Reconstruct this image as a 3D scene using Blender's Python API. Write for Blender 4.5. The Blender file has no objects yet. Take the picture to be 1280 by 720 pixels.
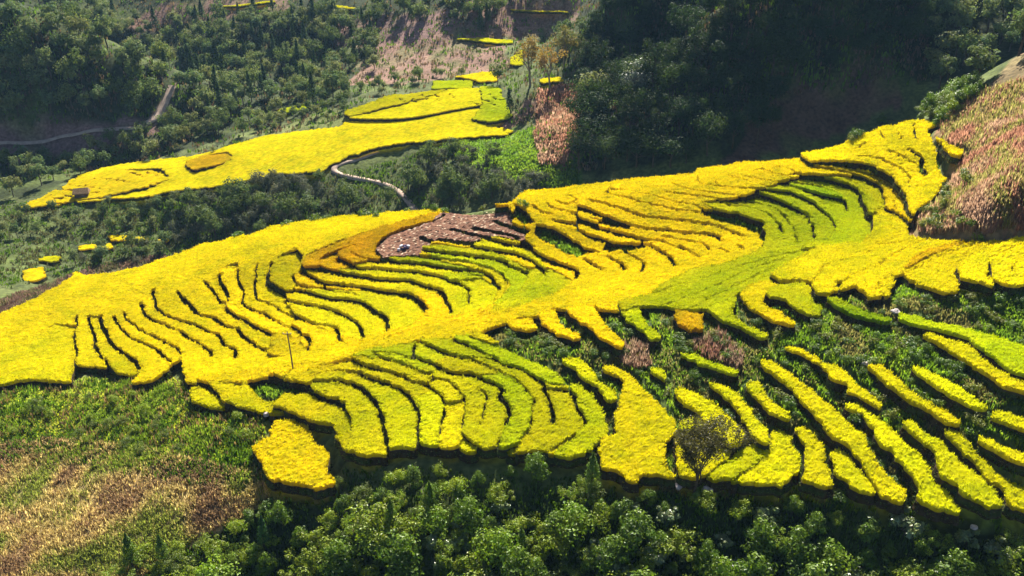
import bpy, math
import numpy as np

# ------------------------------------------------------------------ camera, sky, sun, exposure
C = bpy.context.scene.collection
SC = bpy.context.scene
F_PX, PITCH, CAM_H = 1065.0, math.radians(25.0), 75.0
cam_d = bpy.data.cameras.new('camera'); cam = bpy.data.objects.new('camera', cam_d); C.objects.link(cam)
cam.location = (0, 0, CAM_H); cam.rotation_euler = (math.pi / 2 - PITCH, 0, 0)
cam_d.sensor_width = 36.0; cam_d.lens = F_PX / 1280 * 36.0; cam_d.clip_start = 0.5; cam_d.clip_end = 6000
SC.camera = cam

SUN_EL, SUN_AZ = math.radians(40), math.radians(7)          # azimuth to the right of the view direction
world = bpy.data.worlds.new('World'); SC.world = world; world.use_nodes = True
wn = world.node_tree.nodes; wl = world.node_tree.links
sky = wn.new('ShaderNodeTexSky'); sky.sky_type = 'NISHITA'; sky.sun_disc = False
sky.sun_elevation = SUN_EL; sky.sun_rotation = SUN_AZ
sky.air_density = 0.7; sky.dust_density = 1.0
wl.new(sky.outputs[0], wn['Background'].inputs[0]); wn['Background'].inputs[1].default_value = 0.05
sun_d = bpy.data.lights.new('sun', 'SUN'); sun_d.energy = 5.0; sun_d.angle = math.radians(0.5); sun_d.color = (1, 0.94, 0.84)
sun = bpy.data.objects.new('sun', sun_d); C.objects.link(sun)
sun.rotation_euler = (math.pi / 2 - SUN_EL, 0, math.pi - SUN_AZ)
sun.location = (30, 200, 300)
SC.view_settings.view_transform = 'Standard'; SC.view_settings.look = 'None'
SC.view_settings.gamma = 1.0; SC.view_settings.use_curve_mapping = False
SC.view_settings.exposure = 1.72
HAZE = 0.00006
SC.cycles.max_bounces = 6; SC.cycles.diffuse_bounces = 2; SC.cycles.glossy_bounces = 1
SC.cycles.transmission_bounces = 3; SC.cycles.transparent_max_bounces = 4; SC.cycles.volume_bounces = 0
SC.cycles.caustics_reflective = False; SC.cycles.caustics_refractive = False

# ------------------------------------------------------------------ terrain
cp, sp = math.cos(PITCH), math.sin(PITCH)
def ray(u, v):
    a = (np.asarray(u, float) - 640) / F_PX; b = (np.asarray(v, float) - 360) / F_PX
    return a, cp - b * sp, -sp - b * cp
def project(x, y, z):
    dz = z - CAM_H
    d = y * cp - dz * sp
    d = np.where(d < 1, 1, d)
    return 640 + F_PX * x / d, 360 - F_PX * (y * sp + dz * cp) / d

# a pixel of the photograph and the height of the ground seen there: the ground's own points
PIX = [
 (0,720,-13.5),(320,720,-11),(640,720,-6.5),(960,720,-5.5),(1280,720,-3.5),
 (300,640,-6.3),(480,650,-3.6),(640,640,-2.6),(900,670,-1.8),(1150,690,-.8),(480,590,-1.5),(480,572,0),(620,568,1),(790,608,1.0),(920,612,1.8),(1100,638,2.6),(1280,652,4),
 (0,640,-12.5),(150,570,-8.5),(0,520,-10),(230,505,-5.2),(60,600,-11),
 (360,560,-2.5),(420,540,-1),(300,500,-2.5),(450,440,2.2),(620,405,5.4),(760,388,7.8),(880,402,8.5),(960,380,10.8),(1110,376,13),(1280,362,17),
 (1000,480,7),(1150,470,10),(1280,450,13),(1280,550,8.5),(1050,560,4.6),(1160,560,6.3),(850,500,4.6),(740,480,4),(660,440,4.5),
 (600,490,3),(520,520,1.6),(450,500,0.2),
 (50,470,-8.5),(200,460,-6.3),(330,450,-3.2),(480,420,0.2),(650,375,3.2),(760,355,5),(900,320,8),(1000,302,10),(1080,285,12),(1140,240,17),
 (1180,367,15.4),(1190,396,11.8),(1270,359,17.6),(1270,408,13.4),(1200,320,16),(1270,300,19.5),
 (0,400,-11),(100,350,-8.5),(230,322,-5),(340,288,-1),(450,273,2.8),(560,267,5.6),(660,246,9),(800,226,12.2),(950,206,16.2),(1080,170,22.5),(1160,152,26),
 (120,420,-9),(300,380,-3.6),(450,340,1.2),(600,320,4.4),(750,290,8),(870,262,11),(1000,240,14.5),(1090,215,18),
 (1210,230,24),(1280,240,27),(1280,160,32),(1280,70,40),(1200,150,28),(1215,100,29),
 # gorge beyond the rim and the field on its other side
 (30,350,-27),(100,296,-29),(200,270,-27),(300,262,-25),(480,240,-20),(560,224,-16),(650,222,-11),
 (20,262,-26),(200,245,-22.5),(400,216,-16.5),(550,176,-9.5),(640,160,-7),(100,220,-24),(250,192,-17),(400,160,-10.5),(460,128,-4),(560,114,-2.5),(620,106,-1),
 (150,196,-23.5),(60,215,-25),(60,180,-21),(60,120,-3),(60,60,14),(10,5,30),(140,50,13),(180,92,3),(195,130,-8),(222,92,-15),(212,60,-8),
 (320,150,-15),(300,110,-14),(250,60,-4),(250,20,8),(330,5,15),(400,100,-8),(420,60,-1),(120,15,12),
 (700,200,-6),(690,150,0),(680,110,3.5),(640,60,6),(560,60,4),(520,90,-2),(620,20,16),(480,20,13),(700,40,10),
 # the steep wooded hill
 (770,205,-6),(770,120,6),(770,60,17),(860,195,-1),(900,120,13),(900,60,26),(900,10,38),(1020,160,4),(1050,110,15),(1050,60,27),(1050,10,39),(830,20,28),(1140,90,20),(1140,40,31),
]
WORLD = [  # ground that the photograph does not show: x, y, z
 (-60,238,-27),(-130,225,-30),(0,234,-22),(40,232,-13),(80,235,-2),(115,245,4),
 (42,385,42),(62,368,70),(115,350,84),(160,352,66),(70,450,95),(150,440,105),(215,335,50),(235,250,50),(260,180,56),
 (0,620,55),(-150,640,50),(-300,640,60),(0,900,130),(-300,900,130),(-500,650,90),(300,600,110),(350,900,180),(-500,900,150),
 (-300,420,20),(-420,420,60),(-300,300,-5),(-300,200,-15),(-250,120,-22),(-120,75,-20),(-200,60,-28),
 (0,60,-16),(100,60,-13),(-80,60,-24),(0,20,-35),(-150,10,-45),(150,20,-34),(130,82,-4),(165,125,12),(220,100,25),(350,150,70),(400,350,120),
]
ctrl = []
for u, v, z in PIX:
    a, b, c = ray(u, v); t = (z - CAM_H) / c; ctrl.append((a * t, b * t, z))
ctrl = np.array(ctrl + [tuple(map(float, w)) for w in WORLD])
def tps_fit(P, lam):
    n = len(P); S = 100.0
    X = P[:, :2] / S
    r2 = ((X[:, None] - X[None]) ** 2).sum(-1)
    K = np.where(r2 > 0, 0.5 * r2 * np.log(r2 + 1e-12), 0) + lam * np.eye(n)
    Q = np.c_[np.ones(n), X]
    A = np.block([[K, Q], [Q.T, np.zeros((3, 3))]])
    w = np.linalg.solve(A, np.r_[P[:, 2], 0, 0, 0])
    return X, w, S
_X, _w, _S = tps_fit(ctrl, 0.0008)
def tps(x, y):
    out = np.empty(x.size)
    xs, ys = x.ravel() / _S, y.ravel() / _S
    for k in range(0, x.size, 20000):
        a, b = xs[k:k + 20000], ys[k:k + 20000]
        r2 = (a[:, None] - _X[None, :, 0]) ** 2 + (b[:, None] - _X[None, :, 1]) ** 2
        U = 0.5 * r2 * np.log(r2 + 1e-12)
        out[k:k + 20000] = U @ _w[:-3] + _w[-3] + _w[-2] * a + _w[-1] * b
    return out.reshape(x.shape)
GX0, GY0, GS = -620.0, 0.0, 2.5
gnx, gny = int(1240 / GS) + 1, int(1000 / GS) + 1
_cx, _cy = np.meshgrid(GX0 + np.arange(gnx // 2 + 1) * GS * 2, GY0 + np.arange(gny // 2 + 1) * GS * 2)
_zc = tps(_cx, _cy)
def bil(grid, gx, gy):
    h, w = grid.shape
    gx = np.clip(gx, 0, w - 1.001); gy = np.clip(gy, 0, h - 1.001)
    i = gx.astype(int); j = gy.astype(int); fx = gx - i; fy = gy - j
    return (grid[j, i] * (1 - fx) + grid[j, i + 1] * fx) * (1 - fy) + (grid[j + 1, i] * (1 - fx) + grid[j + 1, i + 1] * fx) * fy
_rng0 = np.random.default_rng(5)
def vnoise(x, y, scale, seed):
    g = np.random.default_rng(seed).random((64, 64))
    gx = (x / scale) % 63; gy = (y / scale) % 63
    i = gx.astype(int); j = gy.astype(int); fx = gx - i; fy = gy - j
    fx = fx * fx * (3 - 2 * fx); fy = fy * fy * (3 - 2 * fy)
    i2, j2 = (i + 1) % 63, (j + 1) % 63
    return (g[j, i] * (1 - fx) + g[j, i2] * fx) * (1 - fy) + (g[j2, i] * (1 - fx) + g[j2, i2] * fx) * fy
def height(x, y):
    x = np.asarray(x, float); y = np.asarray(y, float)
    return bil(_zc, (x - GX0) / (GS * 2), (y - GY0) / (GS * 2))
def unproject(u, v, dmin=55, dmax=900, lift=0.0):
    """first ground point along the pixel's ray with horizontal distance dmin..dmax (else the closest approach)"""
    u = np.atleast_1d(np.asarray(u, float)); v = np.atleast_1d(np.asarray(v, float))
    a, b, c = ray(u, v)
    n = 420
    out = np.empty((len(u), 3)); ok = np.empty(len(u), bool)
    for k in range(0, len(u), 4000):
        aa, bb, cc = a[k:k+4000], b[k:k+4000], c[k:k+4000]
        hl = np.hypot(aa, bb)
        D = dmin * (dmax / dmin) ** (np.arange(n) / (n - 1))
        T = D[None] / hl[:, None]
        gap = CAM_H + cc[:, None] * T - height(aa[:, None] * T, bb[:, None] * T) - lift
        below = gap <= 0
        hit = below.any(1); idx = np.where(hit, below.argmax(1), gap.argmin(1)); idx = np.clip(idx, 1, n - 1)
        r = np.arange(len(aa)); g0, g1 = gap[r, idx - 1], gap[r, idx]
        f = np.where(hit & (g0 > 0), g0 / np.maximum(g0 - g1, 1e-6), 1.0)
        t = T[r, idx - 1] * (1 - f) + T[r, idx] * f
        x, y = aa * t, bb * t
        out[k:k+4000] = np.c_[x, y, height(x, y)]; ok[k:k+4000] = hit
    return out, ok

# ------------------------------------------------------------------ helpers: meshes, materials, tags
def new_mesh(name, V, quads=None, tris=None, col=None, mats=(), mat_idx=None, smooth=False):
    me = bpy.data.meshes.new(name)
    V = np.asarray(V, np.float32)
    q = np.zeros((0, 4), np.int32) if quads is None else np.asarray(quads, np.int32).reshape(-1, 4)
    t = np.zeros((0, 3), np.int32) if tris is None else np.asarray(tris, np.int32).reshape(-1, 3)
    me.vertices.add(len(V)); me.vertices.foreach_set('co', V.ravel())
    nl = q.size + t.size
    me.loops.add(nl); me.loops.foreach_set('vertex_index', np.concatenate([q.ravel(), t.ravel()]))
    me.polygons.add(len(q) + len(t))
    starts = np.concatenate([np.arange(len(q)) * 4, q.size + np.arange(len(t)) * 3]).astype(np.int32)
    me.polygons.foreach_set('loop_start', starts)
    try: me.polygons.foreach_set('loop_total', np.concatenate([np.full(len(q), 4), np.full(len(t), 3)]).astype(np.int32))
    except Exception: pass
    for m in mats: me.materials.append(m)
    if mat_idx is not None: me.polygons.foreach_set('material_index', np.asarray(mat_idx, np.int32))
    me.polygons.foreach_set('use_smooth', np.full(len(q) + len(t), smooth))
    if col is not None:
        at = me.color_attributes.new('col', 'FLOAT_COLOR', 'POINT')
        c4 = np.ones((len(V), 4), np.float32); c4[:, :3] = col
        at.data.foreach_set('color', c4.ravel())
    me.update(calc_edges=True)
    return me
def obj(name, me, parent=None, loc=None):
    o = bpy.data.objects.new(name, me); C.objects.link(o)
    if parent is not None: o.parent = parent
    if loc is not None: o.location = loc
    return o
def tag(o, label=None, cat=None, group=None, kind=None):
    if label: o['label'] = label
    if cat: o['category'] = cat
    if group: o['group'] = group
    if kind: o['kind'] = kind
    return o
def thing(name, label, cat, loc=(0, 0, 0), group=None, rz=0.0):
    o = bpy.data.objects.new(name, None); C.objects.link(o); o.location = loc; o.rotation_euler = (0, 0, rz)
    o.empty_display_size = 0.5
    return tag(o, label, cat, group)
def material(name, rough=0.8, spec=0.2, transl=0.0, base=None, bump=None, vary=0.0, vscale=3.0, tcol=1.0, tb=.6):
    m = bpy.data.materials.new(name); m.use_nodes = True
    nt = m.node_tree; n = nt.nodes; l = nt.links
    p = n['Principled BSDF']; p.inputs['Roughness'].default_value = rough; p.inputs['Specular IOR Level'].default_value = spec
    if base is None:
        a = n.new('ShaderNodeVertexColor'); a.layer_name = 'col'; src = a.outputs['Color']
    else:
        a = n.new('ShaderNodeRGB'); a.outputs[0].default_value = (*base, 1); src = a.outputs[0]
    if vary > 0:
        tc = n.new('ShaderNodeNewGeometry'); nz = n.new('ShaderNodeTexNoise'); nz.inputs['Scale'].default_value = vscale; nz.inputs['Detail'].default_value = 6
        l.new(tc.outputs['Position'], nz.inputs['Vector'])
        mr = n.new('ShaderNodeMapRange'); mr.inputs['From Min'].default_value = 0.3; mr.inputs['From Max'].default_value = 0.7
        mr.inputs['To Min'].default_value = 1 - vary; mr.inputs['To Max'].default_value = 1 + vary
        l.new(nz.outputs['Fac'], mr.inputs['Value'])
        mx = n.new('ShaderNodeMix'); mx.data_type = 'RGBA'; mx.blend_type = 'MULTIPLY'; mx.inputs[0].default_value = 1
        l.new(src, mx.inputs[6]); l.new(mr.outputs[0], mx.inputs[7]); src = mx.outputs[2]
        if bump:
            b = n.new('ShaderNodeBump'); b.inputs['Strength'].default_value = bump; b.inputs['Distance'].default_value = 0.4
            l.new(nz.outputs['Fac'], b.inputs['Height']); l.new(b.outputs[0], p.inputs['Normal'])
    l.new(src, p.inputs['Base Color'])
    if transl > 0:
        t = n.new('ShaderNodeBsdfTranslucent'); mix = n.new('ShaderNodeMixShader'); mix.inputs[0].default_value = transl
        if tcol != 1.0:
            g = n.new('ShaderNodeMix'); g.data_type = 'RGBA'; g.blend_type = 'MULTIPLY'; g.inputs[0].default_value = 1
            g.inputs[7].default_value = (tcol, tcol, tcol * tb, 1); l.new(src, g.inputs[6]); l.new(g.outputs[2], t.inputs['Color'])
        else: l.new(src, t.inputs['Color'])
        l.new(p.outputs[0], mix.inputs[1]); l.new(t.outputs[0], mix.inputs[2])
        l.new(mix.outputs[0], n['Material Output'].inputs['Surface'])
    return m
M_RICE = material('rice', 0.9, 0.0, 0.5, tcol=1.35)
M_BANK = material('bank_earth', 0.95, 0.1, 0.0, vary=0.35, vscale=1.5)
M_GROUND = material('ground_cover', 0.95, 0.08, 0.0, vary=0.45, vscale=0.9, bump=0.6)
M_LEAF = material('foliage', 0.42, 0.2, 0.3, tcol=1.7)
M_FARLEAF = material('far_foliage', 0.7, 0.12, 0.3, tcol=1.4)
M_GRASS = material('grass', 0.7, 0.12, 0.6, tcol=1.8)
M_DRY = material('dry_stalks', 0.85, 0.1, 0.55, tcol=1.5, tb=.8)
M_BARK = material('bark', 0.9, 0.1, 0.0, base=(0.09, 0.065, 0.045), vary=0.4, vscale=4)
M_PALEBARK = material('pale_bark', 0.9, 0.1, 0.0, base=(0.2, 0.17, 0.13), vary=0.4, vscale=4)
M_ROAD = material('dirt_road', 0.95, 0.1, 0.0, base=(0.36, 0.27, 0.21), vary=0.25, vscale=0.6)
M_ROCK = material('rock', 0.9, 0.2, 0.0, base=(0.38, 0.32, 0.29), vary=0.35, vscale=2.5, bump=0.4)

# ------------------------------------------------------------------ rice fields traced from the photograph
def P(s): return [tuple(map(float, w.split(','))) for w in s.split()]
GOLD, YELLOW, LIME, GREEN, ORANGE, OLIVE, BRIGHT = 'golden', 'yellow', 'lime green', 'green', 'orange brown', 'olive yellow', 'bright yellow'
RCOL = {GOLD: (.64, .49, .003), YELLOW: (.525, .50, .003), LIME: (.34, .40, .004), GREEN: (.16, .28, .005), ORANGE: (.46, .27, .004), OLIVE: (.43, .395, .004), BRIGHT: (.63, .525, .002), 'dull green': (.20, .23, .02), 'straw yellow': (.40, .30, .03)}
STUB = 'harvested'
UP, MID, RB, NB, FING, STRIP = ('on the left flank of the gully', 'in the bowl below the harvested patch', 'beside the reddish maize slope', 'in the fan above the foreground bushes', 'hanging below the pale ridge stripe', 'among bushy banks on the steep slope')
REG = [
 # sector, colour, outline
 ('left', GOLD, P('-110,455 -60,425 0,395 45,375 70,361 95,347 135,342 175,335 225,320 256,310 279,304 297,297 312,295 339,286 361,278 387,274 425,271 452,272 495,268 525,266 548,263 583,266 607,264 641,255 647,248 659,244 696,237 722,231 760,226 790,223 842,220 860,218 897,211 942,204 980,198 1025,191 1047,182 1070,174 1085,166 1100,161 1122,156 1141,152 1152,146 1175,146 1160,155 1167,170 1175,202 1184,209 1177,221 1171,234 1156,243 1147,260 1141,271 1092,300 1047,309 1006,322 976,337 950,348 920,362 905,376 884,386 862,388 842,386 820,382 800,384 771,384 749,383 745,380 706,385 691,384 674,394 653,394 640,398 606,410 600,416 580,418 608,423 623,431 640,440 662,451 672,453 677,460 694,464 709,483 719,479 736,491 749,508 758,521 759,537 752,547 743,556 736,566 722,575 707,581 692,575 679,569 659,569 649,573 634,567 617,564 606,567 580,564 566,568 529,561 487,569 470,574 433,573 427,550 417,531 397,530 393,525 372,512 352,510 341,510 331,514 305,510 283,503 269,488 256,482 235,480 231,467 228,452 226,442 225,450 212,457 200,472 180,480 165,482 175,470 175,463 160,467 150,466 135,460 93,455 90,472 85,477 46,474 45,470 20,477 -60,490 -110,500')),
 ('left', OLIVE, P('113,395 125,397 129,412 136,422 140,432 155,442 175,456 172,468 145,466 132,455 121,440 119,425')),
 ('left', YELLOW, P('-110,495 -60,490 20,477 46,474 85,477 93,455 95,410 70,405 0,440 -110,480')),
 ('left', OLIVE, P('336,440 345,420 376,424 384,438 372,444 340,446')),
 ('left', OLIVE, P('335,351 339,329 352,318 372,310 380,322 377,338 365,345 374,358 357,367 344,362')),
 ('bowl', ORANGE, P('377,338 382,322 406,309 420,302 476,283 540,268 551,266 540,276 489,291 471,304 469,315 484,326 472,336 440,341 401,337')),
 ('bowl', YELLOW, P('356,376 374,364 401,360 440,362 482,366 521,375 532,386 521,408 487,416 454,425 424,424 400,410 372,397')),
 ('bowl', YELLOW, P('484,326 532,334 600,345 623,362 612,385 560,398 563,389 551,364 514,352 448,346 421,340 452,330')),
 ('bowl', LIME, P('527,313 545,304 590,311 622,317 640,325 660,336 690,336 715,350 712,362 690,372 650,385 612,392 622,378 640,360 630,341 590,328 540,320')),
 ('bowl', GREEN, P('484,322 527,322 551,326 600,338 614,349 570,336 514,330 487,326')),
 ('bowl', LIME, P('551,347 566,354 590,352 606,346 585,341 560,342')),
 ('bowl', STUB, P('469,312 489,291 540,274 552,266 583,266 607,264 635,258 645,270 640,280 662,292 655,303 626,299 607,297 588,306 545,302 530,312 527,320 490,322 482,326')),
 ('bowl', YELLOW, P('607,297 626,296 655,306 668,318 683,338 674,336 659,324 636,316 607,311 588,309')),
 ('amphitheatre', BRIGHT, P('1025,206 1057,207 1100,220 1113,231 1125,245 1141,271 1147,260 1171,234 1184,209 1175,202 1167,170 1160,155 1175,146 1152,146 1122,156 1085,166 1047,182 1000,195 1012,205')),
 ('amphitheatre', LIME, P('874,254 900,252 930,249 945,241 985,227 1000,219 1021,222 1045,217 1075,222 1100,238 1106,262 1092,268 1090,292 1077,306 1047,309 1023,311 1006,322 976,337 960,352 930,362 905,376 884,386 862,388 842,386 820,382 800,384 779,390 772,378 790,375 814,368 830,358 861,341 907,331 950,311 957,290 956,280 935,273 900,266')),
 ('amphitheatre', GREEN, P('987,227 1014,229 1040,237 1058,254 1030,248 1006,238 986,231')),
 ('fan', OLIVE, P('256,482 300,479 380,466 440,447 520,426 566,421 600,414 640,440 709,483 719,479 749,508 758,521 759,537 752,547 743,556 736,566 722,575 707,581 692,575 679,569 659,569 649,573 634,567 617,564 606,567 580,564 566,568 529,561 487,569 470,574 433,573 427,550 417,531 397,530 372,512 331,516 283,505 269,488')),
 ('fan', OLIVE, P('352,510 341,510 354,492 384,491 429,477 460,494 476,519 482,545 484,570 433,573 417,531 397,530')),
 ('fan', LIME, P('440,446 470,436 519,427 566,423 600,416 580,418 623,431 662,451 694,464 709,483 677,478 640,456 600,446 560,446 530,462 500,452 467,448')),
 ('fan', LIME, P('636,511 628,487 600,470 625,466 646,476 664,497 664,530 651,556 634,567 617,564 628,540')),
 ('fan', LIME, P('711,479 719,479 736,491 749,508 758,521 759,537 752,547 736,566 722,575 707,581 690,573 720,548 732,528 722,511')),
 ('fan', YELLOW, P('487,569 484,545 472,506 454,483 490,481 517,500 540,484 557,506 580,500 579,520 577,545 606,567 529,561')),
 ('ledge', BRIGHT, P('965,346 976,337 1006,322 1023,311 1047,309 1077,307 1091,292 1092,267 1100,262 1136,270 1136,287 1160,289 1201,289 1227,289 1242,283 1288,283 1340,276 1400,262 1400,335 1340,345 1288,352 1275,357 1252,354 1237,347 1241,363 1209,356 1199,352 1197,367 1175,367 1156,356 1141,349 1128,342 1117,345 1109,373 1087,374 1076,360 1068,357 1051,364 1044,363 1035,369 1020,365 1014,352 995,350 975,352')),
 ('ledge', ORANGE, P('1125,341 1182,312 1218,292 1206,289 1190,300 1140,327')),
 ('amphitheatre', BRIGHT, P('1169,168 1188,180 1205,182 1201,196 1188,198 1179,189')),
 ('alone', GOLD, P('343,524 370,520 386,534 393,551 410,561 408,591 420,604 403,616 383,613 336,608 331,591 316,564 339,544')),
 ('alone', OLIVE, P('239,488 258,488 279,500 277,508 241,504')),
 ('finger', GOLD, P('633,402 661,398 672,409 664,413 640,411')),
 ('finger', GOLD, P('672,394 692,387 702,406 715,415 724,417 726,424 717,424 702,420 689,413 679,404')),
 ('finger', GOLD, P('708,387 741,381 752,398 760,409 779,430 775,437 762,430 747,421 741,411 730,406 715,398')),
 ('finger', LIME, P('778,388 797,383 803,398 809,408 826,422 824,427 812,426 799,411 786,402')),
 ('finger', ORANGE, P('844,388 876,391 879,414 859,414 848,406')),
 ('finger', LIME, P('883,388 904,378 925,362 915,380 915,395 926,404 945,414 960,419 958,424 945,423 922,408 900,401')),
 ('finger', GOLD, P('928,369 937,359 960,351 971,355 956,367 952,378 960,386 975,389 990,399 995,406 984,408 967,402 951,395 937,386')),
 ('finger', LIME, P('957,368 971,359 1001,353 1014,359 1012,369 1024,384 1029,395 1009,395 994,386 982,374 962,373')),
 ('finger', GREEN, P('1034,373 1044,371 1070,384 1090,392 1115,398 1111,404 1070,397 1045,385')),
 ('strip', LIME, P('1124,389 1141,391 1164,402 1201,410 1227,416 1246,421 1290,430 1380,462 1380,522 1290,473 1265,464 1246,451 1220,434 1209,424 1182,415 1145,406 1124,400')),
 ('strip', YELLOW, P('1152,420 1164,417 1190,426 1209,432 1231,449 1256,464 1290,482 1370,528 1366,536 1290,494 1256,486 1239,475 1227,464 1205,451 1175,432')),
 ('strip', YELLOW, P('1141,456 1156,460 1182,473 1203,484 1220,497 1232,507 1234,512 1222,513 1207,508 1186,497 1164,479 1148,468')),
 ('strip', YELLOW, P('1087,456 1102,454 1129,477 1136,490 1162,505 1185,518 1200,526 1196,531 1181,531 1159,514 1136,505 1121,492 1102,475')),
 ('strip', YELLOW, P('981,432 997,432 1012,441 1033,452 1050,456 1065,469 1072,482 1091,497 1104,510 1099,512 1084,505 1072,496 1061,494 1059,482 1039,475 1033,464 1020,451 1003,441 984,436')),
 ('strip', YELLOW, P('949,449 957,446 967,449 984,462 1011,484 1029,497 1046,511 1053,522 1078,542 1089,564 1102,584 1133,616 1131,627 1122,640 1100,633 1096,618 1087,596 1069,571 1060,558 1040,546 1030,533 1012,512 990,487 968,468 952,454')),
 ('strip', YELLOW, P('1060,503 1073,501 1091,516 1113,533 1133,553 1160,573 1164,582 1164,598 1182,613 1188,627 1199,653 1164,649 1142,633 1149,624 1149,607 1144,593 1129,582 1118,571 1117,562 1100,560 1093,540 1080,516 1062,508')),
 ('strip', YELLOW, P('1128,529 1138,524 1158,540 1178,551 1200,569 1216,578 1229,596 1244,616 1244,629 1251,644 1247,649 1231,647 1224,640 1196,631 1198,613 1182,602 1173,582 1171,564 1156,553 1140,542')),
 ('strip', YELLOW, P('1182,538 1196,533 1211,547 1222,560 1240,573 1258,587 1290,600 1330,628 1340,668 1290,655 1267,644 1259,633 1258,607 1236,587 1222,569 1207,560 1191,549')),
 ('strip', YELLOW, P('1224,544 1233,540 1253,551 1290,566 1360,606 1356,622 1290,583 1262,571 1240,558 1227,549')),
 ('strip', YELLOW, P('1241,513 1253,509 1290,521 1372,566 1368,584 1290,541 1262,529 1244,522')),
 ('strip', YELLOW, P('1040,560 1049,556 1060,564 1069,580 1084,596 1093,616 1091,622 1064,611 1062,604 1047,601')),
 ('strip', YELLOW, P('998,531 1006,527 1017,541 1032,556 1032,574 1041,616 1000,610 1007,595 1007,561')),
 ('strip', YELLOW, P('966,533 976,531 991,542 994,557 1000,572 998,591 976,616 940,613 912,608 936,589 951,576 964,554')),
 ('strip', LIME, P('880,601 902,582 932,556 944,551 959,559 959,565 947,578 925,595 910,607 882,604')),
 ('strip', YELLOW, P('886,478 895,478 910,481 923,496 940,511 942,522 957,537 962,552 959,560 940,549 932,528 923,513 908,496')),
 ('strip', YELLOW, P('931,477 946,475 957,487 962,500 989,524 985,527 961,519 951,504 938,489')),
 ('strip', YELLOW, P('841,489 854,483 872,491 895,504 914,521 927,539 927,556 914,564 891,545 878,528 871,513 856,509')),
 ('strip', LIME, P('850,528 861,521 874,524 880,532 865,536 848,539')),
 ('strip', YELLOW, P('848,541 880,535 905,558 914,566 900,583 880,600 868,608 851,606 846,590')),
 ('wedge', BRIGHT, P('753,457 767,455 777,460 788,466 801,483 820,500 842,521 844,537 832,551 831,582 844,602 820,598 803,597 797,612 788,611 784,603 767,594 752,590 750,570 752,549 768,543 770,520 775,500 779,490 779,476 770,468 755,462')),
 ('strip', YELLOW, P('704,447 721,446 730,451 741,466 747,479 769,491 771,500 760,504 754,496 745,483 728,474 722,470 721,462 709,455')),
 ('strip', LIME, P('851,442 868,440 881,451 902,455 922,462 921,468 900,464 883,459 862,451')),
 ('strip', LIME, P('812,462 826,460 832,470 834,480 828,474 816,467')),
]
GAPS = [P('305,478 331,470 361,476 389,479 417,474 417,477 391,481 389,488 384,491 354,492 342,500 329,498 316,488'),
 P('874,259 897,265 922,268 941,275 954,278 955,286 957,299 950,300 948,291 938,286 920,280 897,276 880,272'),
 P('669,282 690,284 712,296 725,303 737,310 752,316 735,318 722,324 705,318 690,308 668,296'),
 P('756,304 800,306 808,312 790,314 775,312 762,316 752,312'),
 P('735,270 752,276 770,283 788,285 786,289 765,286 748,280 737,274'),
 P('689,272 704,276 722,280 722,285 704,282 690,278'),
 P('1150,186 1158,198 1160,216 1155,222 1148,216 1150,204'),
 P('1169,177 1175,186 1180,200 1172,200'),
 P('641,256 650,256 662,268 669,282 655,284 645,272'),
 P('1092,270 1098,268 1096,276 1090,278'),
]
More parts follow.
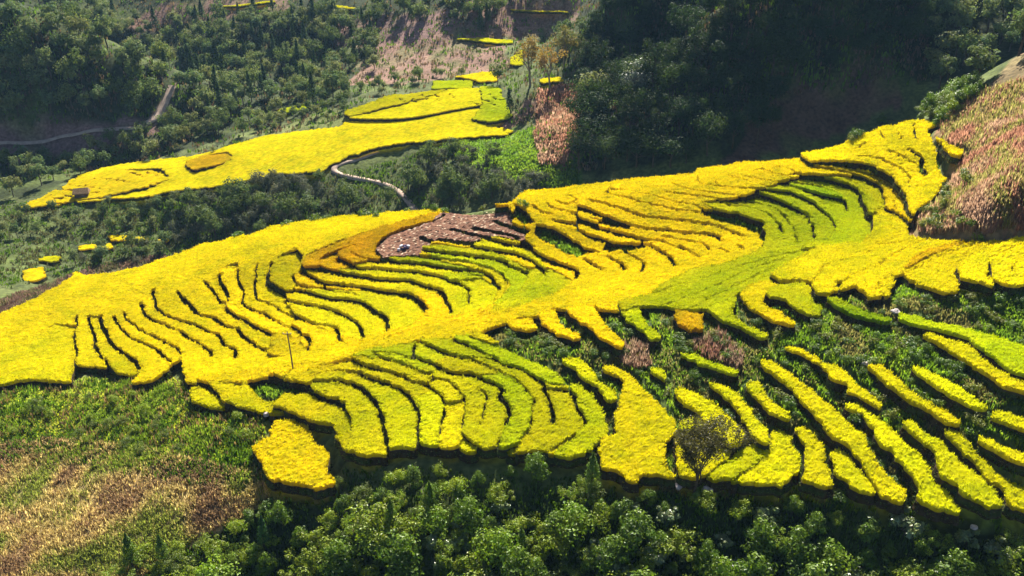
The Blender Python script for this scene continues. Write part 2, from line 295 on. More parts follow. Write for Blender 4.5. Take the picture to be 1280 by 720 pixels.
# dark steps between terraces: (gap width in metres, polyline); 0 = a step without a gap
LN = [
 (.5, '97,395 95,410 94,430 95,442 93,455'), (.6, '111,397 113,410 119,425 121,440 132,452 137,460'), (.7, '125,397 129,412 136,422 140,432 155,442 172,456 176,464'),
 (.6, '142,397 148,408 160,420 172,427 195,437 213,453'), (.6, '156,392 160,402 175,412 200,425 222,436 226,442'), (.6, '176,380 179,391 190,400 207,407 225,415 245,428 264,440 265,446'), (0, '265,446 263,456 236,462'),
 (.65, '192,362 194,379 200,390 219,399 243,406 262,415 275,421 282,432 295,437 294,447'), (0, '294,447 280,458 262,466'),
 (.75, '222,364 232,377 249,392 269,399 281,407 296,411 305,422 320,431 338,438'), (0, '338,438 320,452 290,462'), (0, '111,397 125,385 150,372'), (0, '156,392 176,372 200,350'), (0, '97,395 125,378 160,362 200,345'), (0, '192,362 215,345 250,330'), (0, '222,364 240,348 270,332 297,322'),
 (.6, '255,351 266,362 275,376 282,380'), (.6, '272,344 279,359 286,370 285,380'), (0, '255,351 265,338 285,328'), (0, '272,344 280,334 297,328'), (.65, '282,386 292,394 312,405 327,414 342,420 356,420 369,423 379,421 387,426 386,439'), (0, '282,380 282,386'), (0, '386,439 400,436 430,428'),
 (.55, '297,334 298,351 305,367 303,380 316,387 331,392 344,401 359,407 374,402'), (.5, '364,409 375,415 375,422'), (.55, '320,332 319,355 321,372 341,382 354,390 372,397 387,405 404,408 421,411 424,424'), (0, '297,334 303,322 330,308 360,294'), (0, '320,332 328,318 350,303 380,288 420,280 480,272'),
 (0, '424,424 440,432 470,422'), (.75, '339,329 335,351 344,362 357,367'), (0, '339,329 352,318 372,308 410,296 460,281 520,271'), (.6, '356,376 372,380 397,384 421,391 437,400 450,410 454,426'), (.5, '357,367 356,376'), (0, '454,426 440,440'),
 (.75, '357,367 374,364 399,371 417,375 448,378 469,391 482,399 486,415'), (0, '486,415 470,430'), (.35, '365,352 374,358 399,361 440,367 448,371'), (.5, '365,345 365,352'),
 (.75, '377,338 388,346 404,356 420,357 448,359 482,366 508,368 521,375 532,386 532,392'), (.4, '532,392 526,400 519,408'), (0, '519,408 500,422'), (.3, '521,371 535,368 551,366'),
 (.75, '401,337 416,341 448,346 476,351 514,352 536,360 551,364 559,380 563,391'), (0, '563,391 545,402 520,412'), (.65, '421,322 435,332 452,337 472,337 499,339 525,341 551,347 566,354'), (.5, '566,354 580,352 602,348'), (.5, '566,354 574,357 585,362 587,371 587,380'), (.3, '586,371 617,369'), (0, '587,380 575,392 555,402'),
 (.5, '439,317 454,325 480,329'), (.75, '484,327 514,330 540,332 570,337 600,339 615,349 624,363'), (0, '624,363 612,382 590,395'), (.4, '527,321 551,324 581,328 607,334 626,343 634,357'), (0, '634,357 622,376 600,392'),
 (.7, '532,314 559,318 589,321 622,325 637,332 660,342'), (0, '660,342 650,365 618,385'), (.65, '590,310 607,312 636,316 659,324 674,336 683,340'), (0, '683,340 676,362 630,388'), (.75, '607,298 626,304 655,309 674,322 696,331 722,341 718,352'), (0, '718,352 700,368 650,386 600,398'), (.5, '655,302 668,310'),
 (.7, '525,294 540,301'), (.8, '547,298 562,301 588,307'), (.8, '566,285 589,292 607,297'), (.8, '592,283 617,289 641,294 648,299'), (.8, '619,272 634,280 662,290'),
 (.45, '480,328 472,318 469,310 489,291 540,275 556,268'), (0, '401,337 400,325 425,312 460,300'), (0, '421,322 430,312 470,300'),
 (.6, '666,257 676,265 689,268'), (.6, '683,252 687,258 704,263 722,270'), (.5, '694,249 711,255 721,250 713,244'), (.8, '722,258 741,266 756,274 771,280 788,284 801,287 827,289 854,291 880,293 900,296'), (.75, '722,274 745,284 760,289 782,295 801,301 826,301'), (.4, '722,256 722,290'),
 (.75, '722,288 737,296 756,302 764,307'), (.75, '801,307 818,310 835,321 843,332'), (0, '843,332 840,345 800,360'), (.8, '736,250 752,254 782,264 805,271 827,274 860,277 888,281 909,286 929,295'), (0, '929,295 940,300 948,310'),
 (.5, '760,242 775,244 799,252 827,258 846,264 876,266'), (.3, '762,234 809,242 846,252 874,258'), (.6, '760,241 762,234 770,237'), (.5, '827,238 852,243 880,247 894,250 911,257 935,258 957,266 967,273 978,292'), (.4, '842,229 860,236 897,243 931,249 954,253 972,261 984,275 995,290'), (0, '978,292 975,303 960,312'), (0, '995,290 998,303 985,314'),
 (.4, '871,222 877,230 897,232 935,238 954,243 987,257 1002,265 1010,271 1011,278'), (.3, '894,222 897,230 909,234 941,237'), (.3, '911,219 935,226 959,236'), (.3, '912,218 944,222 969,229'), (.35, '942,213 954,210 969,217 984,222'), (.35, '966,208 978,207 995,216'), (.3, '1011,278 1017,290 1018,300 1000,312'),
 (.5, '984,230 1006,237 1029,247 1055,253 1058,264'), (.55, '987,239 1010,251 1027,265'), (.5, '969,229 984,230'), (0, '941,237 965,238 987,239'), (.45, '986,224 1014,228 1036,235 1051,243 1058,254'), (.5, '995,217 1021,221 1044,225 1062,232 1072,239 1076,254 1081,266 1088,277'), (.3, '1027,265 1040,275 1044,288 1038,300 1024,310'), (0, '1058,264 1066,279 1072,286 1061,300'),
 (.3, '984,222 995,217'), (.45, '1010,206 1021,209 1047,213 1068,218 1089,226 1103,238'), (.45, '1025,205 1057,207 1085,212 1100,221 1114,231'), (.5, '1072,198 1096,201 1115,211 1128,219 1137,228'), (.5, '1110,189 1130,198 1149,204'), (.6, '1135,186 1152,194'), (.4, '1072,184 1082,176'), (.4, '1100,164 1106,172'), (.4, '1122,163 1127,172'), (.4, '1143,152 1145,168 1148,171'), (0, '1145,168 1167,174 1176,205'),
 (.3, '1103,238 1106,262'), (.3, '1114,231 1118,250 1116,270 1105,280'), (.3, '1137,228 1132,245 1130,268'), (0, '1149,204 1155,220 1140,240'),
 (.35, '995,292 997,303'), (.35, '1016,281 1019,299'), (.3, '1040,275 1044,288 1038,299'),
 (.8, '855,293 886,292 901,301'), (.45, '850,301 879,305 886,314'), (.45, '850,308 873,322'), (.4, '899,311 911,316'), (.5, '923,307 930,312'), (0, '886,314 880,326'), (0, '873,322 860,336'), (0, '901,301 905,320 890,330'),
 (.55, '779,313 790,321 805,330 801,341'), (.75, '760,321 771,329 782,338'), (.75, '730,325 745,334 752,337'), (0, '752,337 741,353 730,362'), (.4, '827,302 848,311 861,315 874,322'), (.4, '827,297 856,301 880,305'), (0, '848,311 851,322'),
 (0, '600,398 640,385 690,374 741,353'), (.3, '957,290 950,311 907,331 861,341 814,366'), (.3, '800,374 860,354 916,337 965,322 1010,312 1029,309'), (.3, '830,382 884,361 916,346 965,327 985,320'), (.3, '860,386 890,370 930,350 965,333'), (0, '250,478 330,462 420,446 500,420 560,405 620,396 672,386'), (0, '300,500 305,478 380,462 440,446'),
 # the fan
 (.75, '417,475 429,477 445,481 456,486 461,494 472,506 476,519 478,534 482,545 484,592'), (.65, '390,470 420,462 448,466 469,476 491,481 506,491 517,504 522,522 523,545 519,590'), (.65, '438,446 442,452 467,461 499,470 517,477 536,482 547,492 557,506 554,522 551,543'), (0, '551,543 543,590'),
 (.6, '463,442 486,451 508,457 525,463 542,468 538,478'), (.5, '542,472 559,476 574,489 579,504 580,519 577,537'), (0, '577,537 569,592'), (.8, '464,441 499,443 517,448 519,429 540,435 559,443 589,450 615,460'), (.9, '521,448 547,459 562,467 589,468 607,476 628,485 625,496 636,511 631,530'), (0, '631,530 618,592'),
 (.5, '587,479 607,491 606,507 600,532'), (0, '600,532 589,592'), (.8, '566,425 585,432 607,442 626,453 639,459 655,464 677,477 681,490 683,496 692,517 692,527'), (0, '692,527 680,545 660,556'), (.55, '614,459 629,466 646,476 662,492 667,506 664,526 661,541 653,552'), (0, '653,552 634,594'),
 (.6, '678,487 711,487'), (.8, '709,480 713,490 719,496 722,511 732,526 730,535'), (0, '730,535 700,556 662,596'), (.9, '389,488 406,502 419,501 431,511'), (0, '431,511 440,530 433,573'), (.4, '340,512 352,494'), (0, '283,503 300,490 305,478'), (0, '389,479 400,470 395,464'),
 # the ledge
 (.3, '1197,351 1196,334 1231,315 1269,285'), (.3, '1231,349 1239,328 1261,313 1280,298'), (.3, '1265,343 1267,334 1286,321'), (.3, '1050,363 1062,345 1100,330 1130,310 1165,290'), (.3, '1105,372 1098,352 1125,342'), (.3, '1092,308 1110,305 1140,295 1150,288'), (.3, '1016,356 1030,335 1080,318 1110,306'), (.3, '1128,342 1165,326 1215,300 1242,284'), (.5, '1197,352 1195,340'), (.5, '1235,348 1238,337'), (.4, '1046,360 1050,352'), (.4, '1100,332 1106,328'),
]
LN = [(w, P(s)) for w, s in LN]
LN = [(w * (1.7 if np.mean([q_[1] for q_ in p_]) < 442 and w > 0.3 else 1.35 if w == .3 else 1.08), p_) for w, p_ in LN]

RICE_T = {}      # raster of the last field build, used by the ground and the vegetation
def smooth_path(pts, step=3.0, closed=False):
    p = np.array(pts, float)
    out = []
    n = len(p); rng_ = range(n if closed else n - 1)
    for i in rng_:
        a = p[(i - 1) % n] if (closed or i > 0) else p[i]; b = p[i]; c = p[(i + 1) % n]; d = p[(i + 2) % n] if (closed or i + 2 < n) else c
        k = max(1, int(np.hypot(*(c - b)) / step))
        for s in range(k):
            t = s / k
            out.append(0.5 * ((2 * b) + (c - a) * t + (2 * a - 5 * b + 4 * c - d) * t * t + (3 * b - a - 3 * c + d) * t ** 3))
    if not closed: out.append(p[-1])
    return np.array(out)
def fill_poly(arr, poly, val, ox, oy, cell):
    g = (poly - [ox, oy]) / cell
    h, w = arr.shape
    y0, y1 = int(max(0, np.floor(g[:, 1].min()))), int(min(h - 1, np.ceil(g[:, 1].max())))
    x0, x1 = int(max(0, np.floor(g[:, 0].min()))), int(min(w - 1, np.ceil(g[:, 0].max())))
    if y1 < y0 or x1 < x0: return
    xs = np.arange(x0, x1 + 1) + 0.5; ys = np.arange(y0, y1 + 1) + 0.5
    ins = np.zeros((len(ys), len(xs)), bool)
    a = g; b = np.roll(g, -1, 0)
    for (ax, ay), (bx, by) in zip(a, b):
        if ay == by: continue
        r = (ys > min(ay, by)) & (ys <= max(ay, by))
        if not r.any(): continue
        xc = ax + (ys[r] - ay) / (by - ay) * (bx - ax)
        ins[r] ^= xs[None] > xc[:, None]
    sub = arr[y0:y1 + 1, x0:x1 + 1]; sub[ins] = val
def draw_line(mask, path, halfw, ox, oy, cell):
    g = (path - [ox, oy]) / cell; hw = halfw / cell; h, w = mask.shape
    for a, b in zip(g[:-1], g[1:]):
        x0, x1 = int(max(0, min(a[0], b[0]) - hw - 1)), int(min(w, max(a[0], b[0]) + hw + 2))
        y0, y1 = int(max(0, min(a[1], b[1]) - hw - 1)), int(min(h, max(a[1], b[1]) + hw + 2))
        if x1 <= x0 or y1 <= y0: continue
        X, Y = np.meshgrid(np.arange(x0, x1) + .5, np.arange(y0, y1) + .5)
        d = b - a; L = max((d ** 2).sum(), 1e-9)
        t = np.clip(((X - a[0]) * d[0] + (Y - a[1]) * d[1]) / L, 0, 1)
        mask[y0:y1, x0:x1] |= (X - a[0] - t * d[0]) ** 2 + (Y - a[1] - t * d[1]) ** 2 <= hw * hw
def box1(a, r, axis):
    pad = [(0, 0), (0, 0)]; pad[axis] = (r + 1, r)
    c = np.cumsum(np.pad(a, pad), axis)
    n = a.shape[axis]
    hi = np.take(c, np.arange(n) + 2 * r + 1, axis); lo = np.take(c, np.arange(n), axis)
    return hi - lo
def blur(a, r):
    for _ in range(3): a = box1(box1(a, r, 0), r, 1) / (2 * r + 1) ** 2
    return a
def components(reg, free):
    h, w = reg.shape
    lab = np.zeros(h * w, np.int32); R = np.where(free, reg, 0).ravel().tolist()
    L = lab.tolist(); k = 0
    for s in range(h * w):
        if R[s] and not L[s]:
            k += 1; v = R[s]; L[s] = k; st = [s]
            while st:
                c = st.pop(); x = c % w
                if x and R[c - 1] == v and not L[c - 1]: L[c - 1] = k; st.append(c - 1)
                if x < w - 1 and R[c + 1] == v and not L[c + 1]: L[c + 1] = k; st.append(c + 1)
                if c >= w and R[c - w] == v and not L[c - w]: L[c - w] = k; st.append(c - w)
                if c + w < h * w and R[c + w] == v and not L[c + w]: L[c + w] = k; st.append(c + w)
    return np.array(L, np.int32).reshape(h, w), k

PLOTS = []
def build_fields(REG, LN, GAPS, xr, yr, cell, dmin, dmax, rice_h, lev_r, tufts, minc, namer, seed, bank_h=1.25, thin=1.0, rag=.34):
    rng = np.random.default_rng(seed)
    ox, oy = xr[0], yr[0]
    w, h = int((xr[1] - xr[0]) / cell), int((yr[1] - yr[0]) / cell)
    reg = np.zeros((h, w), np.int32)
    def toworld(path): return unproject(path[:, 0], path[:, 1], dmin, dmax, rice_h * .75)[0][:, :2]
    for i, (sec, colr, poly) in enumerate(REG):
        pp = np.array(poly, float)
        k = np.concatenate([np.linspace(a, b, max(2, int(np.hypot(*(b - a)) / 4)), endpoint=False) for a, b in zip(pp, np.roll(pp, -1, 0))])
        fill_poly(reg, toworld(k), i + 1, ox, oy, cell)
    for g in GAPS:
        pp = np.array(g, float)
        k = np.concatenate([np.linspace(a, b, max(2, int(np.hypot(*(b - a)) / 4)), endpoint=False) for a, b in zip(pp, np.roll(pp, -1, 0))])
        fill_poly(reg, toworld(k), 0, ox, oy, cell)
    wide = np.zeros((h, w), bool); thinm = np.zeros((h, w), bool)
    for wd, pts in LN:
        q = toworld(smooth_path(pts, 4.0))
        draw_line(thinm if wd == 0 else wide, q, (0.62 * cell if wd == 0 else max(0.62 * cell, wd * .5 * thin)), ox, oy, cell)
    wj, wi = np.meshgrid(np.arange(h), np.arange(w), indexing='ij'); wx, wy = wi * cell, wj * cell; am = rag / cell
    dj = ((vnoise(wx, wy, .75, 71) - .5) * 1.3 + (vnoise(wx, wy, 2.3, 72) - .5) * 1.3) * am; di = ((vnoise(wx, wy, .75, 73) - .5) * 1.3 + (vnoise(wx, wy, 2.3, 74) - .5) * 1.3) * am
    sj = np.clip(np.rint(wj + dj).astype(int), 0, h - 1); si = np.clip(np.rint(wi + di).astype(int), 0, w - 1)
    reg = reg[sj, si]; wide = wide[sj, si]
    tab = np.array([(0, 0, 0)] + [RCOL.get(c_, (.45, .30, .01)) for _, c_, _ in REG]); rc = max(2, int(3.2 / cell)); wm = blur((reg > 0).astype(float), rc)
    CF = np.stack([blur(tab[reg][:, :, k_], rc) / np.maximum(wm, 1e-6) for k_ in range(3)], -1)
    lab, n = components(reg, ~(wide | thinm))
    # cells of steps without a gap go back to a neighbouring plot
    todo = thinm & ~wide & (reg > 0)
    for _ in range(4):
        for dy, dx in ((0, 1), (0, -1), (1, 0), (-1, 0)):
            nb = np.roll(lab, (dy, dx), (0, 1)); t = todo & (lab == 0) & (nb > 0); lab[t] = nb[t]
    # colour borders are steps too: no gap needed there
    X, Y = np.meshgrid(ox + (np.arange(w) + .5) * cell, oy + (np.arange(h) + .5) * cell)
    Z = height(X, Y); ZT = np.full((h, w), np.nan)
    cnt = np.bincount(lab.ravel(), minlength=n + 1)
    plots = []
    order = np.argsort(lab.ravel(), kind='stable'); sl = np.searchsorted(lab.ravel()[order], np.arange(n + 2))
    for k in range(1, n + 1):
        if cnt[k] < minc:
            lab[lab == k] = 0; continue
        idx = order[sl[k]:sl[k + 1]]; jj, ii = idx // w, idx % w
        j0, j1, i0, i1 = jj.min(), jj.max() + 1, ii.min(), ii.max() + 1
        m = np.zeros((j1 - j0, i1 - i0)); m[jj - j0, ii - i0] = 1
        r = lev_r; mp = np.pad(m, r * 2); zp = np.pad(Z[j0:j1, i0:i1] * m, r * 2)
        bz = blur(zp, r) / np.maximum(blur(mp, r), 1e-9)
        zt = bz[r * 2:-r * 2, r * 2:-r * 2]
        ZT[jj, ii] = zt[jj - j0, ii - i0]
        plots.append((k, jj, ii, j0, j1, i0, i1, m > 0, zt))
    nobj = 0
    for (k, jj, ii, j0, j1, i0, i1, m, zt) in plots:
        sec, colr, _ = REG[reg[jj[0], ii[0]] - 1]
        base = np.array(RCOL.get(colr, (.17, .085, .05))) * rng.uniform(.9, 1.08) * np.array([rng.uniform(.96, 1.05), rng.uniform(.95, 1.04), 1])
        stub = colr == STUB
        H = 0.22 if stub else rice_h * rng.uniform(.9, 1.1) * (.4 if sec == 'meadow' else 1)
        jig = base / np.array(RCOL.get(colr, (.17, .085, .05)))
        def ownblend(px_, py_):
            a_ = np.clip(((px_ - ox) / cell).astype(int), 0, w - 1); b_ = np.clip(((py_ - oy) / cell).astype(int), 0, h - 1)
            return base * .5 + CF[b_, a_] * jig * .5
        hh, ww = m.shape
        cz = np.zeros((hh + 1, ww + 1)); cn = np.zeros((hh + 1, ww + 1), int)
        mz = np.where(m, zt, 0)
        for dy in (0, 1):
            for dx in (0, 1):
                cz[dy:dy + hh, dx:dx + ww] += mz; cn[dy:dy + hh, dx:dx + ww] += m
        used = cn > 0
        vid = np.full((hh + 1, ww + 1), -1); vid[used] = np.arange(used.sum())
        cj, ci = np.nonzero(used)
        x = ox + (i0 + ci) * cell; y = oy + (j0 + cj) * cell; z = cz[used] / cn[used]
        edge = cn[used] < 4
        cells = np.argwhere(m)
        a, b = cells[:, 0], cells[:, 1]
        quads = np.c_[vid[a, b], vid[a, b + 1], vid[a + 1, b + 1], vid[a + 1, b]]
        # border edges, inside on the left
        mp = np.pad(m, 1); be = []
        for dy, dx, e in ((-1, 0, (0, 1)), (0, 1, (1, 2)), (1, 0, (2, 3)), (0, -1, (3, 0))):
            out = ~mp[a + 1 + dy, b + 1 + dx]
            be.append(np.c_[quads[out][:, e[0]], quads[out][:, e[1]]])
        be = np.concatenate(be)
        xy = np.c_[x, y]
        for _ in range(2):      # round the stair-steps of the border
            s = np.zeros_like(xy); c = np.zeros(len(xy))
            np.add.at(s, be[:, 0], xy[be[:, 1]]); np.add.at(s, be[:, 1], xy[be[:, 0]]); np.add.at(c, be[:, 0], 1); np.add.at(c, be[:, 1], 1)
            e2 = c > 0; xy[e2] = 0.45 * xy[e2] + 0.55 * s[e2] / c[e2][:, None]
        nrm = np.zeros_like(xy); d = xy[be[:, 1]] - xy[be[:, 0]]; on = np.c_[d[:, 1], -d[:, 0]]
        np.add.at(nrm, be[:, 0], on); np.add.at(nrm, be[:, 1], on)
        nrm /= np.maximum(np.hypot(nrm[:, 0], nrm[:, 1]), 1e-6)[:, None]
        x, y = xy[:, 0], xy[:, 1]
        lump = (vnoise(x, y, 1.6, 11) - .5) * .22 * H + (vnoise(x, y, .7, 12) - .5) * .25 * H
        jit = rng.normal(0, .055 * H + (.05 if stub else 0), len(x))
        zt_top = z + H + lump + np.where(edge, -.04 * H + rng.normal(0, .12 * H, len(x)), 0) + jit
        inn = ~edge
        x = x + np.where(inn, rng.uniform(-.3, .3, len(x)) * cell, rng.uniform(-.12, .12, len(x)) * cell)
        y = y + np.where(inn, rng.uniform(-.3, .3, len(x)) * cell, rng.uniform(-.12, .12, len(x)) * cell)
        patch = (vnoise(x, y, 5.0, 21) - .5)[:, None]
        if stub:
            g = vnoise(x, y, 1.2, 22)[:, None]; stw = rng.random((len(x), 1)) < .05
            colv = base * (1 + .5 * (g - .5)); colv = np.where(stw, np.array([.52, .42, .28]), colv)
        else:
            tint = np.array([.3, .22, .6]) * patch + np.array([.25, .12, .5]) * (vnoise(x, y, 1.9, 23) - .5)[:, None]
            colv = ownblend(x, y) * (1 + tint * -1.0 + rng.normal(0, .13, (len(x), 1)))
        colv = np.clip(colv, .004, .8)
        top = np.c_[x, y, zt_top]
        bi = np.unique(be); mapb = np.full(len(x), -1); mapb[bi] = np.arange(len(bi)); nv = len(x)
        low = np.c_[x[bi] + nrm[bi, 0] * .04, y[bi] + nrm[bi, 1] * .04, z[bi] + .02]
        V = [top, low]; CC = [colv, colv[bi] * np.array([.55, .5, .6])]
        side = np.c_[be[:, 1], be[:, 0], nv + mapb[be[:, 0]], nv + mapb[be[:, 1]]]
        Q = [quads, side]; T = []
        off = nv + len(bi)
        if tufts and not stub:
            nt = int(len(quads) * tufts)
            qi = rng.integers(0, len(quads), nt); bw = rng.dirichlet((1, 1, 1, 1), nt)
            pc = (top[quads[qi]] * bw[:, :, None]).sum(1); cc = ownblend(pc[:, 0], pc[:, 1]) * (1 - (vnoise(pc[:, 0], pc[:, 1], 5.0, 21) - .5)[:, None] * np.array([.3, .22, .6]) - (vnoise(pc[:, 0], pc[:, 1], 1.9, 23) - .5)[:, None] * np.array([.3, .16, .5]))
            # tufts leaning over the border as well
            nb_ = len(be); pe = (top[be[:, 0]] + top[be[:, 1]]) * .5; pe[:, 2] -= rng.uniform(0, .35, nb_) * H
            pe2 = top[be[:, 0]] + rng.normal(0, .06, (nb_, 3)); pe = np.r_[pe, pe2]; nb_ *= 2
            pc = np.r_[pc, pe]; cc = np.r_[cc, ownblend(pe[:, 0], pe[:, 1]) * .95]
            eo = np.r_[np.zeros((nt, 2)), nrm[be[:, 0]] * 2.0, nrm[be[:, 0]]]
            for bl in range(2):
                N = len(pc); az = rng.uniform(0, 6.283, N); ln = rng.uniform(.16, .34, N) * min(H, 1.0); le = rng.uniform(.1, .5, N)
                hw = rng.uniform(.05, .10, N) * min(1.0, cell / .32)* 1.2
                tip = pc + np.c_[np.cos(az) * le * ln + eo[:, 0] * .08, np.sin(az) * le * ln + eo[:, 1] * .08, ln]
                bb_ = pc - [0, 0, .12]; px, py = -np.sin(az) * hw, np.cos(az) * hw
                v0 = bb_ + np.c_[px, py, 0 * px]; v1 = bb_ - np.c_[px, py, 0 * px]
                V.append(np.stack([v0, v1, tip], 1).reshape(-1, 3))
                sh = rng.normal(1.0, .34, (N, 1)).clip(.35, 1.7)
                CC.append(np.repeat(np.clip(cc * sh, .004, .85), 3, 0)); T.append(off + np.arange(N * 3).reshape(-1, 3)); off += N * 3
        name, label, group, crop = namer(sec, colr, len(cells) * cell * cell, x.mean(), y.mean(), (x.max() - x.min(), y.max() - y.min()))
        cxy = (float(x.mean()), float(y.mean()), float(z.mean()))
        root = thing(name, label, 'rice field' if not stub else 'harvested field', cxy, group)
        PLOTS.append((sec, colr, len(cells) * cell * cell, root, cxy))
        Va = np.concatenate(V) - cxy
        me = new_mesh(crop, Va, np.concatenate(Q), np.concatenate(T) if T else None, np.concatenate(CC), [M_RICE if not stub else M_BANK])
        obj(crop, me, root)
        # the earth bank under the plot
        nb2 = len(bi)
        up = np.c_[x[bi] + nrm[bi, 0] * .10, y[bi] + nrm[bi, 1] * .10, z[bi] + .06]
        md = np.c_[x[bi] + nrm[bi, 0] * rng.uniform(.12, .26, nb2), y[bi] + nrm[bi, 1] * rng.uniform(.12, .26, nb2), z[bi] - bank_h * rng.uniform(.4, .6, nb2)]
        dn = np.c_[x[bi] + nrm[bi, 0] * .3, y[bi] + nrm[bi, 1] * .3, z[bi] - bank_h]
        inn_ = np.c_[x[bi] - nrm[bi, 0] * .25, y[bi] - nrm[bi, 1] * .25, z[bi] + .08]
        r0, r1 = mapb[be[:, 0]], mapb[be[:, 1]]
        BQ = np.concatenate([np.c_[r1 + p * nb2, r0 + p * nb2, r0 + (p + 1) * nb2, r1 + (p + 1) * nb2] for p in range(3)])
        gcol = np.array([.04, .065, .01]); ecol = np.array([.05, .03, .014])
        gm = (vnoise(x[bi], y[bi], 2.5, 31) > .5)[:, None] * .7 + .15
        bc = np.concatenate([gcol * gm + ecol * (1 - gm), ecol * .9 + gcol * .1 * gm, gcol * gm + ecol * (1 - gm), ecol * np.ones((nb2, 1))])
        BV = np.concatenate([inn_, up, md, dn]); ng = int(nb2 * 3.5); gi = rng.integers(0, nb2, ng); f_ = rng.random((ng, 1)) ** .8
        gp = up[gi] * (1 - f_) + dn[gi] * f_ + rng.normal(0, .08, (ng, 3)); gd = np.c_[nrm[bi][gi] * rng.uniform(.1, .5, (ng, 1)), rng.uniform(.05, .5, (ng, 1))] * (.75 if not stub else .4)
        sd = np.c_[-nrm[bi][gi][:, 1], nrm[bi][gi][:, 0], np.zeros(ng)] * rng.uniform(.06, .16, (ng, 1)) * max(1, cell / .4)
        gv = np.stack([gp - sd, gp + sd, gp + gd + rng.normal(0, .05, (ng, 3))], 1).reshape(-1, 3)
        gc = np.array([[.07, .115, .018], [.10, .14, .022], [.05, .08, .018], [.15, .12, .05]])[rng.integers(0, 4, ng)] * rng.normal(1, .2, (ng, 1)).clip(.5, 1.5)
        obj('earth_bank', new_mesh('earth_bank', np.concatenate([BV, gv]) - cxy, BQ, len(BV) + np.arange(ng * 3).reshape(-1, 3), np.concatenate([bc, np.repeat(gc, 3, 0)]), [M_BANK, M_GRASS], np.r_[np.zeros(len(BQ)), np.ones(ng)].astype(int)), root)
        nobj += 1
    zg = np.where(np.isnan(ZT), Z, np.minimum(Z, np.where(np.isnan(ZT), 0, ZT)) - (.55 * bank_h))
    r = max(1, int(1.3 / cell))
    for ax in (0, 1):
        acc = zg.copy()
        for s in range(1, r + 1): acc = np.minimum(acc, np.minimum(np.roll(zg, s, ax), np.roll(zg, -s, ax)))
        zg = acc
    return dict(ox=ox, oy=oy, cell=cell, lab=lab, zg=zg, n=nobj, Z=Z)

GROUPN = {'left': 'rice terraces on the outer flank', 'bowl': 'rice terraces in the bowl', 'amphitheatre': 'rice terraces curving round the upper bowl',
          'fan': 'rice terraces in the fan', 'ledge': 'rice plots on the upper ledge', 'finger': 'rice plots below the ridge', 'strip': 'rice strips among bushy banks',
          'far': 'rice plots of the field across the gorge', 'farplots': 'small rice plots far up the valley', 'gorge': 'sunlit rice plots on the gorge floor'}
def namer(sec, colr, area, x, y, ext):
    if colr == STUB: return 'harvested_terrace', 'x', 'harvested terraces', 'stubble'
    return 'rice_plot', 'x', GROUPN.get(sec), 'rice_crop'
RM = build_fields(REG, LN, GAPS, (-185, 175), (82, 236), 0.32, 60, 234, 0.75, 12, 1.0, 14, namer, 3)
print('main plots', RM['n'])

# the field across the gorge and the small plots beyond
FREG = [
 ('far', BRIGHT, P('20,262 60,243 100,220 130,211 165,204 200,199 240,194 270,188 300,179 340,168 390,161 428,157 432,140 482,120 543,113 613,108 623,107 623,121 640,138 640,148 613,158 643,161 627,168 559,175 509,181 475,185 440,196 410,208 403,217 343,221 269,237 215,243 178,250 134,250')),
 ('far', GOLD, P('20,262 60,243 100,222 150,213 200,210 215,222 180,236 134,247')),
 ('far', ORANGE, P('232,204 250,195 285,190 290,198 262,211 240,213')),
 ('far', LIME, P('600,109 623,107 640,138 640,148 613,156 590,150 605,130')),
 ('far', OLIVE, P('432,140 482,120 543,113 560,113 520,126 470,138 432,150')),
 ('farplots', BRIGHT, P('569,96 600,90 623,87 623,101 600,103')), ('farplots', YELLOW, P('569,49 603,44 640,50 640,55 606,54')), ('farplots', YELLOW, P('637,75 653,60 653,81 640,83')),
 ('farplots', BRIGHT, P('672,102 700,92 702,101 680,106')), ('farplots', LIME, P('543,101 590,100 588,110 540,111')), ('farplots', YELLOW, P('269,9 300,4 345,-2 345,3 300,10')), ('farplots', YELLOW, P('405,2 445,8 445,13 410,10')), ('farplots', OLIVE, P('640,10 712,12 712,16 650,17')),
 ('farplots', LIME, P('345,140 380,128 384,133 352,144')),
 ('gorge', BRIGHT, P('128,292 188,295 185,302 144,301')), ('gorge', BRIGHT, P('198,295 215,299 205,303')), ('gorge', BRIGHT, P('101,305 141,305 138,312 101,311')), ('gorge', YELLOW, P('50,321 74,319 76,327 57,328')),
 ('gorge', BRIGHT, P('27,337 55,336 55,349 40,352 30,353')), ('gorge', BRIGHT, P('-8,347 18,347 17,365 -8,365')),
]
FLN = [(.9, P(t)) for t in ('159,214 181,221', '182,214 195,218', '192,210 203,215', '114,223 140,224 163,227', '87,231 117,234 138,239', '73,236 99,239 125,242', '61,245 79,250', '79,242 89,248',
       '498,122 506,128', '512,120 520,127', '527,118 536,126', '542,117 550,124', '560,116 568,122', '590,128 600,133', '604,124 618,130', '610,118 624,124')] + \
      [(0, P(t)) for t in ('290,200 330,186 400,172 480,168 560,160', '262,212 320,204 400,196 470,183', '300,215 360,206 420,198', '432,150 500,150 560,140 600,132')]
RF = build_fields(FREG, FLN, [], (-235, 60), (225, 620), 0.75, 236, 700, 0.6, 5, 0.8, 6, namer, 8, bank_h=.8, rag=1.0)
print('far plots', RF['n'])
